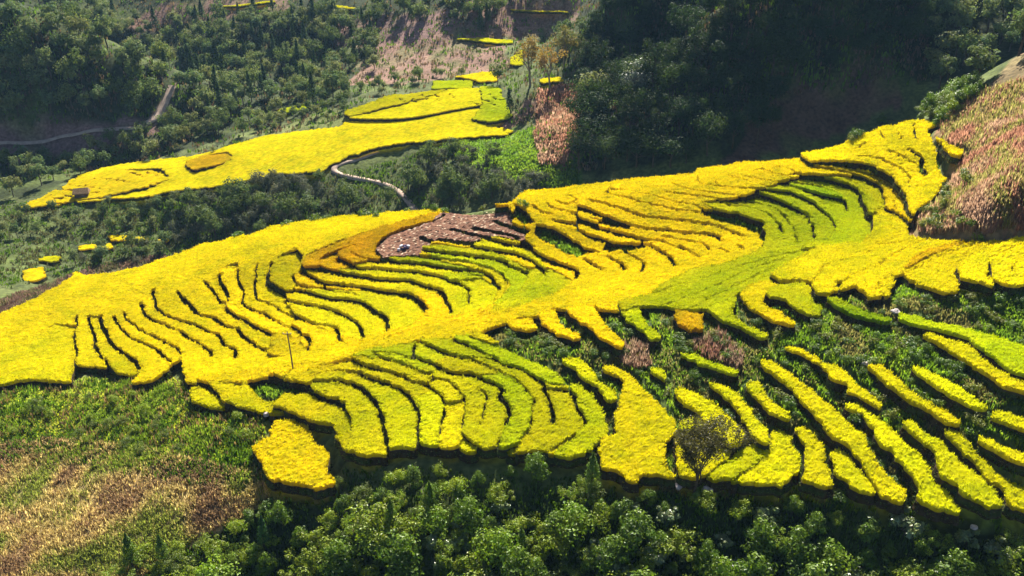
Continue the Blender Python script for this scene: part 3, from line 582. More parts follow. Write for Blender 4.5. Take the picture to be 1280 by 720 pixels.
# a label of its own for every plot: colour, size, and how far it lies from something one can find
ORD = 'nearest second third fourth fifth sixth seventh eighth ninth tenth eleventh twelfth thirteenth fourteenth fifteenth sixteenth seventeenth eighteenth nineteenth twentieth'.split() + \
      [t + '-' + k for t in ('twenty', 'thirty', 'forty', 'fifty', 'sixty') for k in 'first second third fourth fifth sixth seventh eighth ninth'.split()]
MARK = {'left': ((363, 464), 'on the outer flank, %s from the utility pole'), 'bowl': ((505, 308), 'in the bowl, %s from the harvest heap'), 'amphitheatre': ((1195, 165), 'round the upper bowl, %s from the reddish maize slope'),
        'fan': ((363, 464), 'in the fan above the bushes, %s from the utility pole'), 'ledge': ((1120, 390), 'on the upper ledge, %s from the pale boulder'), 'finger': ((1120, 390), 'hanging below the ridge, %s from the pale boulder'),
        'strip': ((870, 605), 'between bushy banks, %s from the twiggy tree'), 'far': ((410, 208), 'in the field across the gorge, %s from the road bend'), 'farplots': ((665, 105), 'far up the valley, %s from the golden trees'),
        'meadow': ((363, 464), 'sunk in the weedy meadow, %s from the utility pole'), 'gorge': ((0, 360), 'on the gorge floor, %s from its lower end'), 'stub': ((505, 308), '%s from the harvest heap')}
GROUPN['meadow'] = 'thin rice plots in the meadow'
bysec = {}
for pl in PLOTS: bysec.setdefault('stub' if pl[1] == STUB else pl[0], []).append(pl)
for sec, lst in bysec.items():
    if sec in ('wedge', 'alone'):
        for pl in lst: pl[3]['label'] = ('broad bright yellow wedge of rice beside the twiggy tree' if sec == 'wedge' else 'deep golden five-sided rice plot alone beside the dry maize slope' if pl[1] == GOLD else 'tiny olive rice plot at the tail of the terraces above the weedy meadow')
        continue
    (mu, mv), ph = MARK[sec]; q = unproject([mu], [mv])[0][0]
    lst.sort(key=lambda pl: math.hypot(pl[4][0] - q[0], pl[4][1] - q[1]))
    for i, pl in enumerate(lst):
        a = pl[2]; size = 'small' if a < 25 else ('broad' if a > 150 else 'narrow')
        w = ORD[i] if i < len(ORD) else 'far'
        pl[3]['label'] = ('harvested terrace of reddish soil and pale straw, ' + ph % w) if sec == 'stub' else '%s %s rice terrace %s' % (size, pl[1], ph % w)

def field_at(x, y, pad=0.0):
    """True where a rice plot stands"""
    r = np.zeros(np.shape(x), bool)
    for R in (RM, RF):
        h, w = R['lab'].shape
        for dx, dy in (((0, 0),) if pad == 0 else ((0, 0), (pad, 0), (-pad, 0), (0, pad), (0, -pad), (pad*.7, pad*.7), (-pad*.7, pad*.7), (pad*.7, -pad*.7), (-pad*.7, -pad*.7))):
            i = ((x + dx - R['ox']) / R['cell']).astype(int); j = ((y + dy - R['oy']) / R['cell']).astype(int)
            ok = (i >= 0) & (i < w) & (j >= 0) & (j < h)
            r |= ok & (R['lab'][np.clip(j, 0, h - 1), np.clip(i, 0, w - 1)] > 0)
    return r
def ground_z(x, y):
    z = height(x, y)
    for R in (RM, RF):
        h, w = R['lab'].shape
        fx = (x - R['ox']) / R['cell']; fy = (y - R['oy']) / R['cell']
        ok = (fx > 2) & (fx < w - 2) & (fy > 2) & (fy < h - 2)
        i = np.clip(fx.astype(int), 0, w - 1); j = np.clip(fy.astype(int), 0, h - 1)
        d = R['zg'][j, i] - R['Z'][j, i]
        z = np.where(ok, z + d, z)
    far = np.clip((np.hypot(x, y) - 230) / 100, 0, 1)
    return z + (vnoise(x, y, 7, 41) - .5) * (.5 + 1.2 * far) + (vnoise(x, y, 3, 42) - .5) * .4 - .25

# ------------------------------------------------------------------ zones of ground cover (photograph outlines, nearest and farthest distance)
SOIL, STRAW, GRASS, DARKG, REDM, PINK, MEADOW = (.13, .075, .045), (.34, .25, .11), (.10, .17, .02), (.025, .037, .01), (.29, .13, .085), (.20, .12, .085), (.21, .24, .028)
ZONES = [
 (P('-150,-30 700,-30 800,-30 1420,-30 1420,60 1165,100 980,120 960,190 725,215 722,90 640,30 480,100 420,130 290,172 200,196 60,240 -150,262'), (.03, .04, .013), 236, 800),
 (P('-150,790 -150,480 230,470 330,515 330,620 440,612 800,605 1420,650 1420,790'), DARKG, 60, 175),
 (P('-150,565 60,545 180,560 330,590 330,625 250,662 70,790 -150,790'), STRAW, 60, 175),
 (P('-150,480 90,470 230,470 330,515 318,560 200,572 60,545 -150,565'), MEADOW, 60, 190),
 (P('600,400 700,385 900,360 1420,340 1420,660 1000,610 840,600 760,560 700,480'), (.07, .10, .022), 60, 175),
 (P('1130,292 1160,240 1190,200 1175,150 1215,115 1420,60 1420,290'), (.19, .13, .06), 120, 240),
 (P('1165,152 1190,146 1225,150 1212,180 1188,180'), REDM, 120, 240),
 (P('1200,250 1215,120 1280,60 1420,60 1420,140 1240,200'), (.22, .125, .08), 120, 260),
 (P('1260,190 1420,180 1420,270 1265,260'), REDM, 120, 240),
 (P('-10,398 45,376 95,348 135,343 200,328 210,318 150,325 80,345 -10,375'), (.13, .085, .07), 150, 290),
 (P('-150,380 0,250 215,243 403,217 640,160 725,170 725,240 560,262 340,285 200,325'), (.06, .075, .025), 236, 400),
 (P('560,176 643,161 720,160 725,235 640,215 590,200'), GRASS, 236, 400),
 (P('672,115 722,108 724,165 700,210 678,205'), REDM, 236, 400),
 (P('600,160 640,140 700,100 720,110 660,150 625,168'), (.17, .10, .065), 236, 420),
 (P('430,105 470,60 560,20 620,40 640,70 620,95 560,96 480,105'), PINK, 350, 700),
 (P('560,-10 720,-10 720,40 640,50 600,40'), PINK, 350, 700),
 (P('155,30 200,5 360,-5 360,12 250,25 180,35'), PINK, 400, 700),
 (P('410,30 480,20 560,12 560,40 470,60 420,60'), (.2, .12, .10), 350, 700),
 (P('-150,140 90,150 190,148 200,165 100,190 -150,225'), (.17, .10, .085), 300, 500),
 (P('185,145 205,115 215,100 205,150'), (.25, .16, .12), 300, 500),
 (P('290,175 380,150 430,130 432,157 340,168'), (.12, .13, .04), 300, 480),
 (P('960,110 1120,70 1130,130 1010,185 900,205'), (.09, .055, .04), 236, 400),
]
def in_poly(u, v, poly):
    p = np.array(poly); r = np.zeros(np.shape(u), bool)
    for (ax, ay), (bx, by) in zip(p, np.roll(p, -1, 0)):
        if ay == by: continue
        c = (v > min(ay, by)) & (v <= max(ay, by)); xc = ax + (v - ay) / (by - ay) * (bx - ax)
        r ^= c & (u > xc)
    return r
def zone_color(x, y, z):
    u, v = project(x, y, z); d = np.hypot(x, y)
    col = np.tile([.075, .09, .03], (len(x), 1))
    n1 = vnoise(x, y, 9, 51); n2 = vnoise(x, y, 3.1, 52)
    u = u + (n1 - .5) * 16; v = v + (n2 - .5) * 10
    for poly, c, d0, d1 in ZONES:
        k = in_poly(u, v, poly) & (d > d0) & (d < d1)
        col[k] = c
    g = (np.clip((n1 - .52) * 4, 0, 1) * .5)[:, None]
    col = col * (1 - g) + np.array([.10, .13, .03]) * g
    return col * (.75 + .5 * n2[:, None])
def spaced(lo, hi, a, b, fine, coarse):
    out = [lo]; x = lo
    while x < hi:
        d = max(a - x, x - b, 0); x += min(coarse, fine + d * .02); out.append(x)
    return np.array(out)
gxs = spaced(-600, 600, -150, 150, 1.15, 9); gys = spaced(25, 950, 78, 240, 1.15, 9)
X, Y = np.meshgrid(gxs, gys); x, y = X.ravel(), Y.ravel(); z = ground_z(x, y)
idx = np.arange(X.size).reshape(X.shape)
q = np.c_[idx[:-1, :-1].ravel(), idx[:-1, 1:].ravel(), idx[1:, 1:].ravel(), idx[1:, :-1].ravel()]
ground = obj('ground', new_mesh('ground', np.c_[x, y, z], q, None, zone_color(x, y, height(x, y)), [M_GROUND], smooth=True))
tag(ground, 'valley ground of soil, weeds and rough grass', None, None, 'structure')

# ------------------------------------------------------------------ roads
def road(name, pts, width, dmin, dmax, label, mat=M_ROAD, lift=.35):
    p = smooth_path(pts, 5.0); q, _ = unproject(p[:, 0], p[:, 1], dmin, dmax)
    c = q[:, :2]
    for _ in range(6): c[1:-1] = .25 * c[:-2] + .5 * c[1:-1] + .25 * c[2:]
    t = np.gradient(c, axis=0); t /= np.hypot(t[:, 0], t[:, 1])[:, None]; nn = np.c_[-t[:, 1], t[:, 0]]
    zc = ground_z(c[:, 0], c[:, 1]) + lift
    for _ in range(3): zc[1:-1] = .25 * zc[:-2] + .5 * zc[1:-1] + .25 * zc[2:]
    V = []; 
    for s, dz in ((-.62, -.9), (-.5, 0), (0, .06), (.5, 0), (.62, -.9)):
        e = c + nn * s * width; V.append(np.c_[e, zc + dz])
    n = len(c); V = np.concatenate(V); Q = []
    for k in range(4):
        i = np.arange(n - 1); Q.append(np.c_[k * n + i, (k + 1) * n + i, (k + 1) * n + i + 1, k * n + i + 1][:, ::-1])
    o = obj(name, new_mesh(name, V, np.concatenate(Q), None, None, [mat], smooth=True))
    return tag(o, label, None, None, 'structure')
road('road', P('472,186 450,196 425,205 411,210 415,216 440,219 470,224 492,233 508,246 520,262 530,275'), 2.0, 240, 330, 'pale dirt road bending round the end of the far field')
road('road', P('168,158 190,147 200,133 204,120 212,105'), 4.0, 330, 480, 'pale dirt road climbing past a red cutting')
road('road', P('-150,185 30,172 80,165 130,158 168,157'), 3.0, 330, 480, 'narrow dirt road crossing the shaded slope')

# ------------------------------------------------------------------ vegetation builders
def tube(path, radii, sides=6):
    path = np.array(path, float); n = len(path); V = []; Q = []
    for i in range(n):
        t = path[min(i + 1, n - 1)] - path[max(i - 1, 0)]; t /= np.linalg.norm(t) + 1e-9
        a = np.cross(t, [0, 0, 1.0]) if abs(t[2]) < .95 else np.cross(t, [1.0, 0, 0]); a /= np.linalg.norm(a); b = np.cross(t, a)
        th = np.arange(sides) / sides * 2 * math.pi
        V.append(path[i] + radii[i] * (np.cos(th)[:, None] * a + np.sin(th)[:, None] * b))
    for i in range(n - 1):
        for k in range(sides):
            Q.append((i * sides + k, i * sides + (k + 1) % sides, (i + 1) * sides + (k + 1) % sides, (i + 1) * sides + k))
    return np.concatenate(V), np.array(Q)
def join(parts):
    V = []; Q = []; off = 0
    for v, q_ in parts: V.append(v); Q.append(q_ + off); off += len(v)
    return np.concatenate(V), np.concatenate(Q)
def leaves(rng, pos, nrm, size, asp=.55, droop=.25):
    """rhombic leaves: one quad each, folded a little along the midrib"""
    n = len(pos)
    nrm = nrm / (np.linalg.norm(nrm, axis=1, keepdims=True) + 1e-9)
    r = rng.normal(size=(n, 3)); d = np.cross(nrm, r); d /= np.linalg.norm(d, axis=1, keepdims=True) + 1e-9
    s = np.cross(nrm, d); L = size * rng.uniform(.6, 1.35, n)[:, None]
    d = d - [0, 0, droop]
    a = pos - d * L * .5; b = pos + s * L * asp * .5 + nrm * L * .08; c = pos + d * L * .5; e = pos - s * L * asp * .5 + nrm * L * .08
    return np.stack([a, b, c, e], 1).reshape(-1, 3), np.arange(n * 4).reshape(-1, 4)
def crown(rng, clumps, n_per, leaf, base, var=.25, up=.35, shell=.55, asp=.55, hue=(.12, .05, 0)):
    """clumps: rows of x,y,z,rx,rz; leaves spread through each clump, thickest near its skin"""
    Vs, Qs, Cs = [], [], []; off = 0
    for cx, cy, cz, rx, rz in clumps:
        n = max(6, int(n_per * rng.uniform(.7, 1.3)))
        dv = rng.normal(size=(n, 3)); dv /= np.linalg.norm(dv, axis=1, keepdims=True)
        rad = shell + (1 - shell) * rng.random((n, 1)) ** .6; rad *= 1 + .18 * rng.normal(size=(n, 1))
        p_ = np.array([cx, cy, cz]) + dv * rad * [rx, rx, rz]
        nr = dv * 1.0 + [0, 0, up] + rng.normal(size=(n, 3)) * .32
        v, q_ = leaves(rng, p_, nr, leaf, asp)
        tone = (1 + rng.normal(0, var * .5)) * np.repeat(rng.normal(1, var * .6, n).clip(.45, 1.7), 4)[:, None]
        h = np.repeat(rng.normal(0, 1, n), 4)[:, None] + rng.normal(0, .8)
        Cs.append(np.clip(np.array(base) * tone * (1 + h * np.array(hue)), .004, .6)); Vs.append(v); Qs.append(q_ + off); off += len(v)
    return np.concatenate(Vs), np.concatenate(Qs), np.concatenate(Cs)
def limbs(rng, trunk_h, rad, clumps, bend=.3, sides=6, maxl=9):
    pts = [np.array([0, 0, -.4])]; 
    for i in range(1, 5): pts.append(np.array([rng.normal(0, bend * .25) * i, rng.normal(0, bend * .25) * i, trunk_h * i / 4]))
    parts = [tube(pts, np.linspace(rad, rad * .5, 5), sides)]
    sel = clumps[rng.permutation(len(clumps))[:maxl]]
    for c in sel:
        s0 = pts[rng.integers(2, 5)]; e = c[:3]; mid = (s0 + e) * .5 + [0, 0, -.12 * np.linalg.norm(e - s0)] + rng.normal(0, .1, 3) * np.linalg.norm(e - s0)
        parts.append(tube([s0, mid, e], [rad * .42, rad * .26, rad * .08], 5))
    return join(parts)
def ell_clumps(rng, n, rx, rz, zc, cr, flat=1.0, lobes=.25):
    out = []
    for i in range(n):
        d = rng.normal(size=3); d /= np.linalg.norm(d); r = rng.uniform(.4, 1.1) * (1 + lobes * rng.normal() * .8)
        if d[2] < -.3: d[2] *= .4
        s = cr * rng.uniform(.5, 1.45)
        out.append((d[0] * rx * r, d[1] * rx * r, zc + d[2] * rz * r, s, s * flat))
    return np.array(out)
def make_tree(name, rng, h, rx, rz, cr, nc, n_per, leaf, col, lm, bark=M_BARK, **kw):
    cl = ell_clumps(rng, nc, rx, rz, h - rz * 1.05, cr, .85)
    v, q_, c = crown(rng, cl, n_per, leaf, col, **kw)
    tv, tq = limbs(rng, h - rz * 1.3, h * .022 + .05, cl)
    return (new_mesh(name + '_trunk', tv, tq, None, None, [bark], smooth=True), new_mesh(name + '_crown', v, q_, None, c, [lm]))
def make_cone(name, rng, h, r, n, leaf, col, lm):
    t = rng.random(n) ** .75; z = h * (.12 + .88 * t); rr = r * (1 - t) ** .8 * (.55 + .45 * rng.random(n)) * (1 + .25 * np.sin(z * 5))
    th = rng.uniform(0, 6.283, n); p_ = np.c_[np.cos(th) * rr, np.sin(th) * rr, z]
    nr = np.c_[np.cos(th), np.sin(th), np.full(n, .8)] + rng.normal(size=(n, 3)) * .5
    v, q_ = leaves(rng, p_, nr, leaf, .5, .4)
    c = np.array(col) * np.repeat(rng.normal(1, .28, n).clip(.4, 1.8), 4)[:, None]
    tv, tq = tube([(0, 0, -.4), (0, 0, h * .5), (0, 0, h * .95)], [h * .018 + .04, h * .012, .02])
    return (new_mesh(name + '_trunk', tv, tq, None, None, [M_BARK], smooth=True), new_mesh(name + '_crown', v, q_, None, c, [lm]))
def put_tree(kind, variant, pos, s, rz, label, cat, group, rng, tilt=.05, sz=1.0):
    root = thing(kind, label, cat, pos, group, rz); root.scale = (s, s, s * sz)
    root.rotation_euler = (rng.normal(0, tilt), rng.normal(0, tilt), rz)
    obj('trunk', variant[0], root); obj('crown', variant[1], root)
    return root
def scatter(poly, n, rng, dmin, dmax, mind=0.0, avoid=True, pad=.8):
    p = np.array(poly, float); lo, hi = p.min(0), p.max(0)
    U = np.empty(0); Vv = np.empty(0)
    while len(U) < n * (6 if mind else 1.6):
        u = rng.uniform(lo[0], hi[0], 4000); v = rng.uniform(lo[1], hi[1], 4000); k = in_poly(u, v, poly); U = np.r_[U, u[k]]; Vv = np.r_[Vv, v[k]]
        if len(U) == 0: break
    U, Vv = U[:n * 6], Vv[:n * 6]
    if dmin >= 236 and mind == 0: k = ~in_poly(U, Vv, CUTTING); U, Vv = U[k], Vv[k]
    q, ok = unproject(U, Vv, dmin, dmax); q = q[ok]
    if avoid: q = q[~field_at(q[:, 0], q[:, 1], pad)]
    if mind:
        pu, pv = project(q[:, 0], q[:, 1], q[:, 2])
        near = ((np.abs(pu[:, None] - ROADPX[None, :, 0]) < 9) & (ROADPX[None, :, 1] > pv[:, None] - 22) & (ROADPX[None, :, 1] < pv[:, None] + 4)).any(1)
        q = q[~near]
    if mind:
        keep = []; ks = np.zeros((0, 2))
        for r in q:
            if len(ks) == 0 or ((ks - r[:2]) ** 2).sum(1).min() > mind * mind:
                keep.append(r); ks = np.r_[ks, [r[:2]]]
                if len(keep) >= n: break
        q = np.array(keep).reshape(-1, 3)
    q = q[:n]; q[:, 2] = ground_z(q[:, 0], q[:, 1])
    return q

CUTTING = P('-150,152 90,150 190,142 205,112 215,108 205,160 100,192 -150,222')
ROADPX = np.concatenate([smooth_path(P(t), 5.0) for t in ('472,186 450,196 425,205 411,210 415,216 440,219 470,224 492,233 508,246 520,262', '168,158 190,147 200,133 204,120 212,105', '-20,185 30,172 80,165 130,158 168,157')])
rg = np.random.default_rng(77)
M_LEAFP = material('shining_foliage', 0.28, 0.6, 0.3, tcol=1.5)
DK, MD, OLV, SILV = (.10, .14, .04), (.15, .19, .055), (.19, .21, .075), (.13, .15, .085)
FAR = [make_tree('far_tree', rg, h, rx, rz, cr, 16, 60, .75, c, M_FARLEAF) for h, rx, rz, cr, c in ((9, 2.6, 3.2, 1.5, DK), (8, 3.0, 2.8, 1.6, MD), (10, 2.4, 3.8, 1.4, (.13, .165, .06)), (7.5, 2.8, 2.6, 1.5, OLV), (9, 2.2, 3.4, 1.3, (.115, .16, .06)))]
FARC = [make_cone('far_conifer', rg, 11, 2.1, 900, .7, c, M_FARLEAF) for c in ((.045, .08, .03), (.055, .09, .028))]
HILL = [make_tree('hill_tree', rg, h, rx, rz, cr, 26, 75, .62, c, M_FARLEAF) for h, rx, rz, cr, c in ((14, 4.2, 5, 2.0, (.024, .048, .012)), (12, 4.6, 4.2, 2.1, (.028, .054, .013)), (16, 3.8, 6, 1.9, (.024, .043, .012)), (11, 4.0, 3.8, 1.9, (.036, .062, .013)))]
GREY = [make_tree('grey_bush', rg, 4.2, 2.0, 1.7, 1.0, 14, 60, .42, c, M_FARLEAF, up=.6) for c in ((.085, .095, .06), (.07, .085, .05), (.12, .13, .085))]
GOLDT = [make_tree('golden_tree', rg, 14, 3.6, 4.6, 1.5, 26, 42, .6, c, M_FARLEAF, bark=M_PALEBARK) for c in ((.24, .16, .035), (.26, .17, .04), (.17, .15, .045))]
SHRUB = [make_tree('shrub', rg, h, rx, rz, cr, nc, 95, lf, c, M_LEAF, asp=.6) for h, rx, rz, cr, nc, lf, c in ((3.6, 1.7, 1.5, .75, 20, .27, (.125, .20, .010)), (3.0, 1.9, 1.2, .7, 20, .24, (.165, .22, .012)), (4.4, 1.6, 2.0, .75, 24, .3, (.085, .145, .010)), (2.6, 1.6, 1.0, .6, 18, .22, (.19, .25, .014)), (3.4, 1.5, 1.5, .6, 18, .36, (.10, .155, .018)), (3.2, 1.8, 1.4, .65, 20, .2, (.11, .15, .02)))]
BRT = make_tree('bright_shrub', rg, 3.0, 2.0, 1.1, .55, 22, 85, .2, (.17, .24, .02), M_LEAF, asp=.5)
PALE = [make_tree('pale_shrub', rg, 3.2, 1.6, 1.4, .55, 16, 55, .42, c, M_LEAFP, asp=.7, up=.7) for c in ((.12, .17, .05), (.15, .19, .07))]
COLM = [make_cone('column', rg, 5.2, 1.15, 1700, .26, c, M_LEAF) for c in ((.035, .09, .018), (.085, .145, .010))]
LOW = [make_tree('low_shrub', rg, 1.5, .85, .62, .42, 10, 55, .2, c, M_LEAF) for c in ((.09, .16, .012), (.12, .18, .014), (.07, .13, .010), (.16, .19, .02))]
ntree = {}
LOOK = {}
for vs_, ad in ((FAR, ('round-crowned ', 'broad ', 'tall-crowned ', 'olive-tinted ', 'slender ')), (FARC, ('conical ', 'pale conical ')), (HILL, ('oval-crowned ', 'spreading ', 'very tall ', 'lower ')),
                (GREY, ('ashen ', 'dusky ', 'pale ')), (SHRUB, ('dense ', 'wide ', 'upright ', 'flat-topped ', 'coarse-leaved ', 'fine-leaved ')), (LOW, ('green ', 'light green ', 'deep green ', 'olive '))):
    for v_, a_ in zip(vs_, ad): LOOK[v_[1].name] = a_
def plant(kind, variants, pts, smin, smax, label, cat, group, seed, tilt=.05, sz=(.9, 1.2)):
    r = np.random.default_rng(seed)
    for i, p_ in enumerate(pts):
        v = variants[int(r.integers(len(variants)))]; s_ = r.uniform(smin, smax); f = (s_ - smin) / max(smax - smin, 1e-6)
        lab = ('smaller ' if f < .33 else 'bigger ' if f > .67 else '') + LOOK.get(v[1].name, '') + label
        put_tree(kind, v, tuple(p_), s_, r.uniform(0, 6.283), lab, cat, group, r, tilt, r.uniform(*sz))
    ntree[label] = len(pts)
S = np.random.default_rng(9)
# woods on the far left hill and across the valley
plant('hillside_tree', FAR, scatter(P('-150,-20 95,-20 175,45 205,100 190,145 110,150 -150,150'), 130, S, 330, 600, 4.6), .95, 1.5, 'tree of the wood on the far hill above the red cutting', 'tree', 'wood on the far hill', 1)
plant('valley_tree', FAR + FARC, scatter(P('215,70 330,30 420,20 480,60 470,95 420,125 330,150 270,165 215,110'), 150, S, 330, 640, 4.0), .75, 1.25, 'dark tree of the wood across the valley floor', 'tree', 'wood across the valley floor', 2)
plant('slope_tree', FAR + FARC, scatter(P('90,-10 170,30 340,15 420,12 560,-12 700,-12 600,40 520,25 420,45 330,45 210,95 165,60'), 120, S, 380, 700, 4.6), .75, 1.3, 'dark tree on the hazy slope far up the valley', 'tree', 'trees far up the valley', 3)
plant('field_edge_tree', FAR, scatter(P('-150,215 100,195 150,165 215,120 290,170 200,196 120,210 60,240 -150,262'), 75, S, 330, 480, 3.8), .55, 1.0, 'bushy tree along the upper edge of the field across the gorge', 'tree', 'trees edging the far field', 4)
plant('field_edge_bush', FAR, scatter(P('290,172 340,140 430,112 540,92 600,95 540,100 432,130 430,150 350,164'), 45, S, 330, 480, 3.6), .4, .75, 'low bushy tree between the far field and the brown terraces', 'tree', 'bushes behind the far field', 5)
# the steep shaded hill
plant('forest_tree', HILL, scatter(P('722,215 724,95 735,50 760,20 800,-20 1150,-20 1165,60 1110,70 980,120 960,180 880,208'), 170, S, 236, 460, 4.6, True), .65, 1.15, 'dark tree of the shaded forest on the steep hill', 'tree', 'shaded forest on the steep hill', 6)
plant('forest_edge_tree', FAR, scatter(P('700,40 740,20 760,60 725,90 700,75'), 14, S, 300, 460, 3.5), .6, 1.1, 'lit tree at the edge of the forest behind the golden trees', 'tree', 'trees at the forest edge', 7)
hx = np.c_[rg.uniform(60, 200, 60), rg.uniform(325, 400, 60)]; hx = np.c_[hx, ground_z(hx[:, 0], hx[:, 1])]  # crest trees, mostly out of view, kept for the shade they cast downhill
plant('crest_shade_tree', HILL, hx, .8, 1.2, 'tree along the hill crest, mostly unseen, kept to cast shade on the forest', 'tree', 'trees on the hill crest', 8)
# gorge
plant('gorge_bush', GREY + FAR[:1], scatter(P('230,250 330,222 405,219 500,225 560,185 600,195 650,222 700,225 640,250 560,262 500,262 400,275 330,292 240,300 120,335 215,295'), 130, S, 236, 330, 2.6), .6, 1.15, 'grey bush on the dark bank of the gorge', 'bush', 'grey bushes in the gorge', 9)
plant('gorge_bush', FAR, scatter(P('-150,275 60,265 215,248 330,235 330,262 215,285 100,290 -150,320'), 70, S, 236, 340, 2.8), .35, .6, 'bush in a row below the field across the gorge', 'bush', 'green bushes in the gorge', 10)
plant('gorge_bush', FAR + GREY, scatter(P('80,330 100,318 215,305 240,305 180,330 100,345'), 14, S, 236, 320, 2.6), .35, .8, 'bush between the sunlit plots on the gorge floor', 'bush', 'bushes on the gorge floor', 11)
# right ridge
plant('ridge_tree', FAR, scatter(P('1165,35 1230,5 1420,20 1285,60 1225,105 1180,125 1160,90'), 34, S, 180, 420, 3.4), .8, 1.35, 'leafy tree on the ridge above the reddish maize slope', 'tree', 'trees on the right ridge', 12)
plant('ridge_shrub', SHRUB, scatter(P('1085,160 1150,146 1165,115 1215,100 1228,112 1200,128 1180,146 1150,150'), 34, S, 170, 300, 1.5), .55, 1.2, 'sunlit shrub on the rim between upper rice and ridge', 'shrub', 'shrubs on the ridge rim', 13)
rimq = unproject(np.array([440, 452, 470, 486, 508, 360, 392, 410, 300, 545, 556, 605, 655, 900, 930, 1062, 1070, 655, 665]), np.array([273, 274, 274, 272, 270, 283, 277, 275, 299, 266, 267, 264, 246, 213, 209, 178, 174, 262, 272]), 150, 234)[0]
plant('low_shrub', LOW, rimq, .8, 1.7, 'low shrub on the rim at the top of the terraces', 'shrub', 'shrubs along the rim', 22)
plant('low_shrub', LOW, scatter(P('1145,288 1160,250 1185,215 1195,195 1225,210 1180,250 1240,288 1200,292'), 26, S, 130, 260, 1.2), .8, 1.6, 'low shrub between the bright rice and the maize slope', 'shrub', 'shrubs beside the maize slope', 14)
# foreground
FG = P('80,790 180,690 320,640 430,598 560,578 700,585 780,616 900,618 1100,643 1420,658 1420,790')
plant('large_shrub', SHRUB[:3], scatter(P('120,790 220,712 340,695 430,660 560,642 700,650 780,672 900,678 1100,702 1420,715 1420,790'), 44, S, 60, 140, 3.2), 1.1, 1.75, 'large shrub on the foreground bank below the terraces', 'shrub', 'large foreground shrubs', 15, sz=(.8, 1.1))
plant('bright_shrub', [SHRUB[3], SHRUB[1], BRT], scatter(FG, 95, S, 60, 140, 2.3), .6, 1.15, 'bright yellow-green shrub on the foreground bank below the terraces', 'shrub', 'bright foreground shrubs', 19)
plant('pale_shrub', PALE, scatter(P('560,600 800,640 1420,670 1420,790 520,790'), 44, S, 60, 140, 2.6), .6, 1.1, 'shrub with large pale shining leaves on the foreground bank', 'shrub', 'pale-leaved foreground shrubs', 20)
plant('dark_shrub', SHRUB[2:3] + SHRUB[4:], scatter(FG, 110, S, 60, 140, 2.2), .45, 1.0, 'small dark shrub on the foreground bank below the terraces', 'shrub', 'small dark foreground shrubs', 21)
plant('climber_column', COLM, np.array([unproject([u], [v], 60, 140)[0][0] for u, v in ((205, 700), (165, 705), (541, 640), (655, 690), (490, 660), (740, 600), (330, 680))]), .8, 1.15, 'tall column of climber-covered branches rising from the foreground bank', 'shrub', 'climber columns', 16)
plant('leafy_shrub', SHRUB[3:4] + SHRUB[5:], scatter(P('-150,490 90,478 230,488 300,520 318,555 200,570 60,540 -150,560'), 42, S, 60, 190, 1.8), .35, .7, 'pale green bush in the weedy meadow below the terraces', 'shrub', 'meadow bushes', 17)
plant('low_shrub', LOW, scatter(P('610,412 700,400 900,390 1420,345 1420,655 1000,615 930,560 850,480 770,560 745,470 690,455 640,430'), 300, S, 60, 175, 1.15, True, .5), .5, 1.25, 'low shrub on the bushy banks between the rice strips', 'shrub', 'shrubs on the terrace banks', 18, sz=(.7, 1.0))
print(ntree)

# golden trees and other single trees
r_ = np.random.default_rng(21)
for (u, v, var, s, lab) in ((663, 107, 0, 1.45, 'golden-brown leafed tree standing on the bare spur'), (688, 110, 1, 1.35, 'golden-brown tree with forked trunk beside the maize patch'), (705, 85, 2, 1.3, 'olive-golden tree behind the two golden trees')):
    q_ = unproject([u], [v], 240, 480)[0][0]; put_tree('golden_tree', GOLDT[var], (q_[0], q_[1], float(ground_z(q_[:1], q_[1:2])[0])), s, u, lab, 'tree', None, r_)
q_ = unproject([638], [141], 240, 480)[0][0]; put_tree('dark_tree', FARC[0], (q_[0], q_[1], q_[2] - .3), .95, 1.0, 'single dark slender tree at the end of the far field', 'tree', None, r_, sz=.95)
q_ = unproject([622], [104], 240, 480)[0][0]; put_tree('dark_tree', FAR[0], (q_[0], q_[1], q_[2] - .3), .95, 1.0, 'dark rounded tree left of the golden trees', 'tree', None, r_)
SIL = make_tree('silver_tree', rg, 11, 3.6, 3.6, 1.7, 24, 70, .5, (.13, .16, .12), M_LEAF, up=.8)
q_ = unproject([790, 745], [135, 135], 240, 460)[0]; put_tree('silver_tree', SIL, tuple(q_[0]), 1.5, 1.0, 'silvery tree in front of the shaded forest', 'tree', None, r_); put_tree('edge_tree', FAR[3], tuple(q_[1]), 1.7, 1.0, 'sunlit round tree at the corner of the shaded forest', 'tree', None, r_)
q_ = unproject([267], [191], 240, 480)[0][0]; put_tree('lone_shrub', FAR[3], tuple(q_), .32, 0, 'tiny lone shrub on the upper edge of the far field', 'shrub', None, r_)

